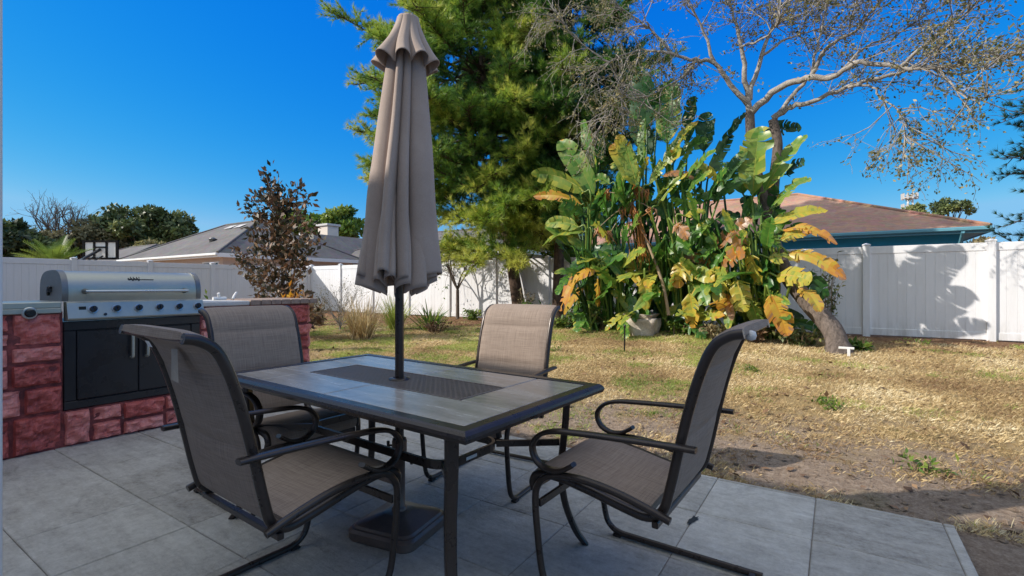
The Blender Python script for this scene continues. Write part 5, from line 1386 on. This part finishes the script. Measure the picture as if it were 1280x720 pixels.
    clump('bird_of_paradise', 'middle paddle-leaved clump with a dried flower stalk hanging behind the broken stone planter', [(805, 0), (830, .1), (850, -.05), (868, 0)], 10.15, [
        ((797, 233), (765, 180), 26, .53, -.2, k(torn=.2, tip=.3)), ((804, 212), (806, 148), 20, .40, 0, k(fold=.5, torn=.1)), ((827, 212), (872, 152), 18, .46, 0, k(fold=.5, torn=.2, tip=.25)),
        ((819, 254), (845, 226), 20, .50, -.2, k()), ((808, 160), (801, 92), 46, .12, .6, k(torn=.3)), ((834, 180), (838, 100), 34, .34, .5, k(torn=.3)), ((822, 150), (826, 108), 34, .22, .7, k()),
        ((828, 220), (872, 226), 12, .93, -.4, k(arch=.15, torn=.7)), ((856, 270), (882, 265), 12, .60, -.3, k()), ((806, 346), (808, 388), 18, .60, -.5, k(arch=.05, torn=.6)),
        ((852, 326), (848, 360), 26, .66, -.5, k(tip=.2, torn=.3)), ((862, 366), (868, 410), 26, .62, -.55, k(tip=.15, torn=.5)), ((850, 195), (886, 176), 22, .33, .3, k()), ((880, 190), (884, 140), 26, .12, .6, k(torn=.3)),
        ((842, 268), (812, 256), 22, .28, 0, k()), ((848, 285), (884, 292), 26, .32, -.2, k(torn=.6)), ((838, 300), (868, 318), 24, .35, -.3, k(torn=.6)), ((826, 310), (800, 330), 24, .26, -.1, k(torn=.6)), ((850, 240), (880, 215), 24, .25, .2, k()),
        ((866, 300), (893, 275), 22, .40, -.2, k()), ((834, 345), (822, 380), 22, .30, -.3, k(torn=.6)), ((842, 282), (860, 300), 18, .93, -.5, k(torn=.8, arch=.2)), ((815, 195), (790, 150), 26, .10, .7, k()), ((860, 180), (868, 120), 26, .15, .7, k()),
        ((840, 235), (836, 180), 22, .42, .1, k()), ((855, 250), (880, 238), 22, .38, -.1, k(torn=.5))],
        104, (785, 905, 190, 408), 12, (.08, .46), stalks=[([(836, 394, -.45), (828, 353, -.45), (812, 310, -.4), (800, 282, -.35), (791, 254, -.3)], .035, 34, [(806, 240), (760, 240), (748, 285), (762, 292), (780, 262), (815, 262), (795, 235)])])
    clump('bird_of_paradise', 'right paddle-leaved clump with yellow and orange leaves hanging in front of the leaning tree', [(915, 0), (935, .05), (950, -.1), (962, .1)], 10.15, [
        ((941, 243), (949, 158), 42, .475, 0, k(fold=.18, torn=.45, turn=(0, -.3, 0))), ((955, 240), (1008, 168), 27, .45, .05, k(fold=.25, torn=.5, turn=(-.1, -.3, 0))), ((961, 264), (1014, 222), 28, .45, 0, k(fold=.25, torn=.6)),
        ((962, 281), (1035, 263), 20, .60, -.1, k(torn=.4, tip=.06)), ((978, 288), (1047, 305), 18, .76, -.2, k(torn=.8, tip=.2, arch=.14)), ((985, 316), (1058, 349), 20, .70, -.3, k(torn=.8, tip=.28, arch=.14)),
        ((970, 345), (1014, 352), 30, .63, -.6, k(torn=.5)), ((998, 360), (1026, 390), 22, .72, -.7, k(torn=.4, arch=.15)), ((962, 368), (984, 420), 30, .75, -.8, k(torn=.7, tip=.12, arch=.12)),
        ((932, 300), (912, 326), 26, .60, -.4, k(torn=.3)), ((936, 318), (952, 356), 28, .62, -.5, k(torn=.4, arch=.12)), ((906, 343), (896, 380), 24, .59, -.5, k(torn=.4, arch=.12)), ((920, 350), (930, 390), 28, .62, -.6, k(torn=.5, arch=.12)),
        ((918, 286), (926, 314), 26, .94, -.5, k(torn=.8, arch=.15)), ((893, 254), (919, 206), 26, .34, .1, k(torn=.2)), ((929, 243), (923, 206), 24, .40, .15, k()), ((902, 190), (934, 142), 24, .06, 1.0, k(torn=.2)),
        ((952, 168), (1002, 160), 20, .07, 1.2, k(torn=.6)), ((982, 218), (1006, 200), 20, .08, 1.0, k(torn=.6)), ((955, 270), (930, 262), 22, .30, 0, k()), ((945, 290), (975, 312), 24, .42, -.2, k(torn=.5)), ((890, 300), (866, 318), 24, .30, -.1, k(torn=.6)),
        ((905, 280), (935, 290), 24, .35, -.2, k(torn=.6)), ((975, 300), (1012, 290), 18, .64, -.3, k(torn=.5, tip=.15)), ((950, 335), (985, 345), 24, .30, -.3, k(torn=.5)), ((985, 340), (1036, 370), 26, .18, 0, k(torn=.6)), ((882, 330), (866, 352), 22, .26, -.3, k()), ((940, 380), (950, 412), 22, .45, -.6, k(torn=.6)),
        ((905, 315), (890, 340), 24, .33, -.3, k(torn=.5)), ((960, 322), (1000, 326), 22, .56, -.35, k(torn=.5, tip=.2))],
        56, (880, 972, 270, 405), 13, (.08, .46))
clumps()

# ------------------------------------------------------------------ shrubs and small plants
def plants():
    rnd = random.Random(5)
    # magnolia-like shrub behind the counter
    b = at(352, 400, 6.2); b.z = gz(b.x, b.y)
    rng = np.random.default_rng(8); t = thing('magnolia_shrub', 'dark bronze-leaved magnolia shrub standing behind the far end of the red counter', 'shrub', b)
    mb = MB(); tr = MB(); LP, LD = [], []
    tube(tr, smooth_pts([b - Vector((0, 0, .1)), at(354, 360, 6.2), at(350, 310, 6.2), at(344, 260, 6.2), at(333, 220, 6.2)], 5), [.045 - .036 * i / 20 for i in range(21)], 8); tr.build('trunk', M['grey_bark'], t)
    tips = [(333, 216), (318, 250), (305, 258), (372, 236), (386, 250), (396, 300), (360, 245), (345, 232), (294, 312), (300, 330), (312, 318), (388, 285), (325, 285), (340, 270), (355, 280), (370, 270), (318, 345), (335, 335), (360, 330), (380, 320), (330, 372), (350, 365), (368, 368), (385, 372), (345, 300), (320, 372), (392, 385), (375, 390), (340, 385), (312, 292), (380, 300), (362, 300), (350, 215 + 40), (328, 240), (372, 345), (395, 400), (385, 405), (352, 388)]
    for x, y in tips:
        e = at(x, y, 6.2 + rnd.uniform(-.55, .55)); s = at(350 - (400 - y) * .06 + 3, min(395, y + rnd.uniform(20, 55)), 6.2)
        P = smooth_pts([s, s.lerp(e, .5) + Vector((0, 0, -.05)), e], 4); tube(mb, P, [.016 - .0012 * i for i in range(9)], 4, cap=False)
        for k in range(92):
            q = P[rnd.randint(3, 8)]; LP.append((q + Vector((rnd.gauss(0, .08), rnd.gauss(0, .085), rnd.gauss(0, .075))))[:]); LD.append(((e - s).normalized() * .5 + Vector((rnd.gauss(0, .7), rnd.gauss(0, .7), rnd.gauss(.15, .6))))[:])
    mb.build('limbs', M['grey_bark'], t)
    LP = np.array(LP); tn = np.clip(rng.choice([.1, .3, .45, .62, .8], len(LP)) + rng.normal(0, .08, len(LP)) + np.clip((2.0 - LP[:, 2]) * .12, -.1, .2), 0, 1)
    bulk('crown', leaves(rng, LP, rng.normal(size=LP.shape), .15, .48, np.array(LD)), tn, M['magnolia'], t)
    # orange-leaved croton behind the counter
    p = at(363, 380, 5.2); p.z = gz(p.x, p.y)
    weed('croton', 'orange-yellow croton poking up behind the brick-capped counter end', p, .17, 1.12, 220, .13, 3, M['croton'], (.1, .9), 'shrub')
    p = at(264, 380, 3.6); p.z = gz(p.x, p.y)
    weed('weed', 'yellow-green sprig just showing above the grey countertop right of the grill', p, .12, 1.10, 60, .12, 31, M['bright'], (.5, 1))
    # dry ornamental shrub
    b = at(452, 425, 7.0); b.z = gz(b.x, b.y)
    strap_plant('ornamental_grass', 'dry tan ornamental grass clump fanning up behind the umbrella pole', b, 330, 1.05, .018, 9, M['drygrass'], (.1, .95), (.1, 1.0), 'plant', .75, None, 5, .10)
    b2 = at(425, 415, 7.9); b2.z = gz(b2.x, b2.y)
    branch_tree('bare_shrub', 'leafless pale-stemmed shrub against the fence corner left of the ornamental grass', b2, 1.75, 12, 9, .55, 'twig_bark', .022, 4, M['sparse'], .04, 1, .05, 'shrub')
    b3 = at(494, 405, 8.6); b3.z = gz(b3.x, b3.y)
    strap_plant('ornamental_grass', 'smaller half-green grass clump just behind the dry tan one', b3, 260, .95, .02, 19, M['greengrass'], (.3, 1.0), (.15, 1.1), 'plant', .6)
    b4 = at(538, 415, 8.9); b4.z = gz(b4.x, b4.y)
    strap_plant('strap_leaf_plant', 'green strap-leaved plant with a dead brown skirt between the umbrella and the far chair', b4, 70, .85, .055, 29, M['bright'], (.3, 1.0), (.3, 1.5), 'plant', .55)
    b5 = at(545, 417, 8.75); b5.z = gz(b5.x, b5.y)
    weed('dead_weed', 'low brown dead plant in front of the strap-leaved plant', b5, .38, .28, 260, .09, 41, M['brownleaf'], (.1, .8))
    # undergrowth along the bed
    und = [(590, 392, 11.6, .35, .3, 'bright', 'low green weeds by the back fence behind the far chair'), (672, 385, 10.9, .45, .55, 'bright', 'bright green bushy weed at the foot of the sunlit pine'), (700, 402, 10.3, .3, .22, 'bright', 'small green weed below the hanging orange leaf'),
           (655, 360, 11.3, .35, .9, 'olive', 'thin olive shrub in front of the fence between the two pine trunks'), (760, 395, 10.3, .5, .5, 'oak', 'dark leafy undergrowth left of the stone planter'), (848, 408, 9.9, .28, .30, 'bright', 'fresh green weed beside the stone planter'),
           (900, 416, 9.75, .5, .28, 'olive', 'dry olive undergrowth below the yellow paddle leaves'), (1000, 418, 9.9, .5, .28, 'oak', 'dark green weeds between the orange leaf and the leaning trunk'), (1032, 330, 10.9, .3, 1.5, 'oak', 'thin dark-leaved shrub behind the leaning trunk against the fence'), (945, 414, 9.8, .35, .30, 'brownleaf', 'pile of brown dead leaves under the right clump'),
           (395, 395, 8.4, .55, .75, 'olive', 'olive bush behind the end of the red counter'), (1075, 430, 9.7, .25, .08, 'bright', 'tiny green tuft right of the leaning trunk'), (722, 395, 10.6, .4, .4, 'bright', 'green leafy weed between the dark pine and the left clump')]
    for i, (x, y, Y, r, h, m, lab) in enumerate(und):
        p = at(x, y, Y); p.z = gz(p.x, p.y)
        weed('weed', lab, p, r, h, int(420 * r / .4), .11 if m != 'olive' else .08, 60 + i, M[m], (.15, .95), 'plant', 'weeds in the back bed')
    # lawn tufts of green broadleaf weeds
    tufts = [(695, 438, 'left of the garden stake'), (890, 458, 'behind the right chair back'), (938, 462, 'right of the right chair back'), (1028, 497, 'in the middle of the right lawn'), (1155, 572, 'near the patio shadow at right'), (1155, 437, 'in front of the right fence'), (1045, 505, 'beside the middle of the right lawn patch')]
    for i, (x, y, lab) in enumerate(tufts):
        d = F * 1.12 / (y - YH); X, Y = CS * (x - 640) / F * d - SN * d, SN * (x - 640) / F * d + CS * d
        weed('lawn_weed', 'small green weed tuft in the dry lawn, ' + lab, (X, Y, gz(X, Y)), .11 + .03 * (i % 3), .06, 110, .055, 90 + i, M['bright'], (.3, 1.0), 'weed', 'green weed tufts in the lawn', .35)
    # stone planter remains
    p = at(805, 418, 9.75); g = gz(p.x, p.y)
    t = thing('stone_planter', 'broken weathered cast-stone block with a slab on top, in front of the middle clump', 'planter', (p.x, p.y, g))
    def rock(mb, lo, hi, amp, seed, n=7):
        k = bmesh.new(); bmesh.ops.create_cube(k, size=1); bmesh.ops.subdivide_edges(k, edges=k.edges[:], cuts=n, use_grid_fill=True)
        for v in k.verts:
            q = Vector([lo[i] + (v.co[i] + .5) * (hi[i] - lo[i]) for i in range(3)]); s = Vector((noise.noise(q * 4 + Vector((seed, 0, 0))), noise.noise(q * 4 + Vector((0, seed, 3))), noise.noise(q * 4 + Vector((7, 0, seed))))) * amp
            taper = 1 - .22 * (1 - (v.co.z + .5)); c = Vector(((lo[0] + hi[0]) / 2, (lo[1] + hi[1]) / 2, q.z)); v.co = c + (q - c) * taper + s
        k.verts.index_update(); mb.add([v.co[:] for v in k.verts], [[v.index for v in f.verts] for f in k.faces], .5, True); k.free()
    mb = MB(); rock(mb, (p.x - .32, p.y - .2, g - .08), (p.x + .28, p.y + .25, g + .33), .06, 3); mb.build('block', M['stone'], t)
    mb = MB(); rock(mb, (p.x - .36, p.y - .24, g + .335), (p.x + .24, p.y + .26, g + .42), .025, 9); mb.build('slab', M['stone'], t)
    # path light stake
    d = F * 1.12 / (440 - YH); X, Y = CS * (780.5 - 640) / F * d - SN * d, SN * (780.5 - 640) / F * d + CS * d
    t = thing('garden_stake', 'thin black garden stake in the lawn left of the stone planter', 'garden stake', (X, Y, gz(X, Y)))
    mb = MB(); tube(mb, [(X, Y, gz(X, Y) - .05), (X + .005, Y, gz(X, Y) + .40)], .013, 8); mb.build('shaft', M['knob'], t)
    mb = MB(); lathe(mb, (X + .005, Y, gz(X, Y) + .40), [(.014, 0), (.02, .008), (.02, .05), (.012, .06)], 10); mb.build('tip', M['knob'], t)
    # white pipe fittings on the counter and a pipe by the fence
    q = at(304, 371, 2.36); z = 1.018
    t = thing('pipe_fitting', 'small white plastic pipe fitting lying on the grey countertop', 'pipe fitting', (CX - .3, 2.36, z))
    mb = MB(); c = Vector((CX - .35, 2.40, z)); tube(mb, [c + Vector((0, -.06, .018)), c + Vector((0, .06, .018))], .016, 10); tube(mb, [c + Vector((0, 0, .02)), c + Vector((.01, -.015, .07))], .013, 10); mb.build('tee', M['white'], t)
    mb = MB(); tube(mb, smooth_pts([c + Vector((.05, .10, .012)), c + Vector((.03, .13, .05)), c + Vector((.03, .15, .075))], 3), .012, 10); mb.build('elbow', M['white'], t)
    # far trees on the left skyline
    def far(px, D): r = (px - 640) / F; return ((CS * r - SN) * D, (SN * r + CS) * D, 0)
    def ft(name, lab, px, D, ytop, wpx, seed, mat, n=30, per=150, tint=(.15, .8), sz=None, ybot=330):
        b_ = far(px, D); top = H + (YH - ytop) / F * D; bot = max(.6, H + (YH - ybot) / F * D); rx = wpx / 2 / F * D
        fol_tree(name, lab, b_, (top + bot) / 2, (rx, rx, (top - bot) / 2), seed, mat, n, per, sz or .012 * D + .1, .012 * rx + .15, 'grey_bark', tint, group='trees on the left skyline')
    ft('oak_tree', 'dark round-crowned oak on the skyline between the hoop and the grey roof', 182, 60, 263, 98, 1, M['oak'], 60, 230, (.1, .8), .6, 318)
    ft('oak_tree', 'dark tree at the far left edge of the skyline', 14, 48, 279, 74, 2, M['oak'], 40, 200, (.05, .5), .55)
    ft('oak_tree', 'brownish olive tree just right of the far-left dark tree', 52, 52, 290, 66, 3, M['olive'], 34, 180, (.1, .6), .5)
    ft('oak_tree', 'dusty olive tree behind the palm and the hoop', 112, 56, 283, 64, 4, M['olive'], 34, 180, (.1, .6), .5)
    ft('shrub', 'small rusty brown shrub below the round oak', 186, 45, 303, 28, 5, M['sparse'], 14, 130, (.3, .8), .35)
    branch_tree('bare_tree', 'leafless tree with fine twigs standing above the left skyline trees', far(84, 55), 9.2, 5, 9, .62, 'grey_bark', .42, 5, M['sparse'], .12, 1, .35, 'tree')
    ft('tree', 'bright green tree behind the chimney of the gabled house', 385, 62, 262, 60, 7, M['bright'], 26, 170, (.45, 1), .6, 300)
    ft('tree', 'feathery green tree behind the gabled house, left of the umbrella', 432, 55, 262, 44, 8, M['bright'], 22, 170, (.35, .95), .5, 300)
    ft('tree', 'dull green tree at the far right end of the back fence', 1240, 40, 292, 40, 9, M['olive'], 16, 150, (.3, .9), .4, 330)
    ft('tree', 'low green treetop just right of the cell tower', 1146, 90, 258, 20, 10, M['oak'], 12, 120, (.3, .9), .8, 285)
    # small bare shrub tree left of the pine against the fence
    b6 = at(572, 392, 11.9); b6.z = gz(b6.x, b6.y)
    branch_tree('young_tree', 'small branching young tree against the back fence just right of the umbrella', b6, 2.6, 44, 5, .6, 'grey_bark', .05, 4, M['bright'], .09, 6, .35, 'tree')
    # palm beyond the left fence
    p = at(68, 326, 6.6); t = thing('palm', 'yellow-green feather palm showing above the left fence', 'palm', (p.x, p.y, 0))
    mb = MB(); tube(mb, [(p.x, p.y, 0), (p.x, p.y, 1.9)], [.22, .18], 10); mb.build('trunk', M['pine_bark'], t)
    mb = MB(); rn = random.Random(6)
    for k in range(34):
        az = rn.uniform(0, 6.283); el = rn.uniform(.25, 1.35); L = rn.uniform(1.1, 1.6); d = Vector((math.cos(az) * math.cos(el), math.sin(az) * math.cos(el), math.sin(el))); q = Vector((p.x, p.y, 1.85)); tint = rn.uniform(.45, 1)
        pts = []
        for i in range(13): pts.append(q.copy()); q = q + d * L / 12; d = (d + Vector((0, 0, -.055))).normalized()
        tube(mb, pts, .012, 3, tint, cap=False)
        for i in range(1, 13):
            dd = (pts[i] - pts[i - 1]).normalized(); sd = dd.cross(Vector((0, 0, 1))).normalized(); up = sd.cross(dd)
            for s in (-1, 1):
                for h in (0, .5):
                    a = pts[i] - dd * (L / 12 * h); e = a + (sd * s * .8 + dd * .75 + up * .3).normalized() * (.42 * math.sin(math.pi * (i / 13) ** .7) + .06); mb.add([a - dd * .02, a + dd * .02, e], [(0, 1, 2)], tint)
    mb.build('crown', M['bright'], t)
plants()

# ------------------------------------------------------------------ grass, litter (uncountable)
def grass():
    rng = np.random.default_rng(3); rnd = random.Random(3)
    D, G = [], []; LIT = []; CL = []
    N = 760000
    U = rng.random((N, 6))
    for i in range(N):
        y = 3.25 + 9.1 * U[i, 0] ** 1.5; x = -17.5 + (y * .62 + 18.6) * U[i, 1]
        if x > y * .36 + 1.6: continue
        if y < 3.2 and x < .5: continue
        n1 = noise.noise((x * .55, y * .55, 0)); n2 = noise.noise((x * 2.1, y * 2.1, 4)); n3 = noise.noise((x * .9 + 9, y * .9, 8))
        edge = min(1, max(0, (y - 3.7) / 2.6))
        cov = edge * .92 + n2 * .85 + n1 * .55 + .05
        yb = y + max(0, min(3.0, (-x - 4.5) * .38))
        if yb > 10.3: cov -= (yb - 10.3) * .42
        n4 = noise.noise((x * 6, y * 6, 2)); cov += n4 * .35
        if U[i, 2] > cov: 
            continue
        if (n3 + n2 * .5 + min(.34, max(-.12, (-x - .5) * .09))) + n4 * .25 > .10 + .55 * U[i, 3]: G.append((x, y))
        else: D.append((x, y))
    def blades(pts, h, lean, width, name, mat, lab):
        P = np.array(pts); m = len(P); z = np.array([gz(a, b) for a, b in pts]) - .004
        az = rng.uniform(0, 2 * np.pi, m); ln = rng.uniform(*lean, m); L = h * rng.uniform(.5, 1.3, m)
        far = np.clip(P[:, 1] / 6, 1, 2.0); wd = width * far
        d1 = np.stack([np.cos(az) * np.sin(ln * .7), np.sin(az) * np.sin(ln * .7), np.cos(ln * .7)], 1); d2 = np.stack([np.cos(az) * np.sin(ln * 1.15), np.sin(az) * np.sin(ln * 1.15), np.cos(ln * 1.15)], 1)
        sd = np.stack([-np.sin(az), np.cos(az), np.zeros(m)], 1) * wd[:, None] * .5
        B = np.stack([P[:, 0], P[:, 1], z], 1); Md = B + d1 * L[:, None] * .5; T = Md + d2 * L[:, None] * .5
        q = np.stack([B - sd, B + sd, Md + sd * .8, T], 1); 
        n1 = np.array([noise.noise((a * 1.3, b * 1.3, 12)) + .9 * noise.noise((a * .45, b * .6, 31)) for a, b in pts])
        tag(bulk(name, q, np.clip(.46 + n1 * .55 + rng.normal(0, .2, m), 0, 1), mat), kind='stuff', label=lab, cat='grass')
    blades(D, .050, (.45, 1.45), .0034, 'dry_grass', M['drygrass'], 'matted dry tan grass covering the lawn')
    blades(G, .048, (.25, 1.2), .0036, 'green_grass', M['greengrass'], 'patches of short green grass in the dry lawn')
    # dead leaves and clods
    pts = []
    for i in range(9000):
        y = 3.3 + 8.8 * rnd.random() ** 1.15; x = -16 + (y * .36 + 17.3) * rnd.random()
        if y + max(0, min(3.0, (-x - 4.5) * .38)) > 9.6 or rnd.random() < .35 + .3 * noise.noise((x, y, 1)): pts.append((x, y))
    P = np.array([(x, y, gz(x, y) + .012) for x, y in pts]); m = len(P); Dv = rng.normal(size=(m, 3)) * np.array([[1, 1, .25]])
    tag(bulk('leaf_litter', leaves(rng, P, np.array([[0, 0, 2.0]]) + np.zeros((m, 3)), .07, .55, Dv), rng.uniform(0, 1, m), M['brownleaf']), kind='stuff', label='scattered brown dead leaves on the lawn and bed', cat='leaf litter')
    mb = MB()
    for i in range(9000):
        y = 3.22 + 2.8 * rnd.random() ** 1.6; x = -9 + (y * .36 + 10) * rnd.random(); r = rnd.uniform(.005, .013) * (2.3 if rnd.random() < .15 else 1); c = Vector((x, y, gz(x, y) + r * .2))
        vs = [c + Vector(v) * r * rnd.uniform(.7, 1.3) for v in ((1, 0, 0), (-1, 0, 0), (0, 1, 0), (0, -1, 0), (0, 0, .7), (0, 0, -.7))]
        mb.add(vs, [(0, 2, 4), (2, 1, 4), (1, 3, 4), (3, 0, 4)], .5)
    tag(mb.build('soil_clods', M['ground']), kind='stuff', label='crumbs of bare soil along the patio edge', cat='soil')
grass()
for o in S.objects:
    if '_abs' in o: del o['_abs']
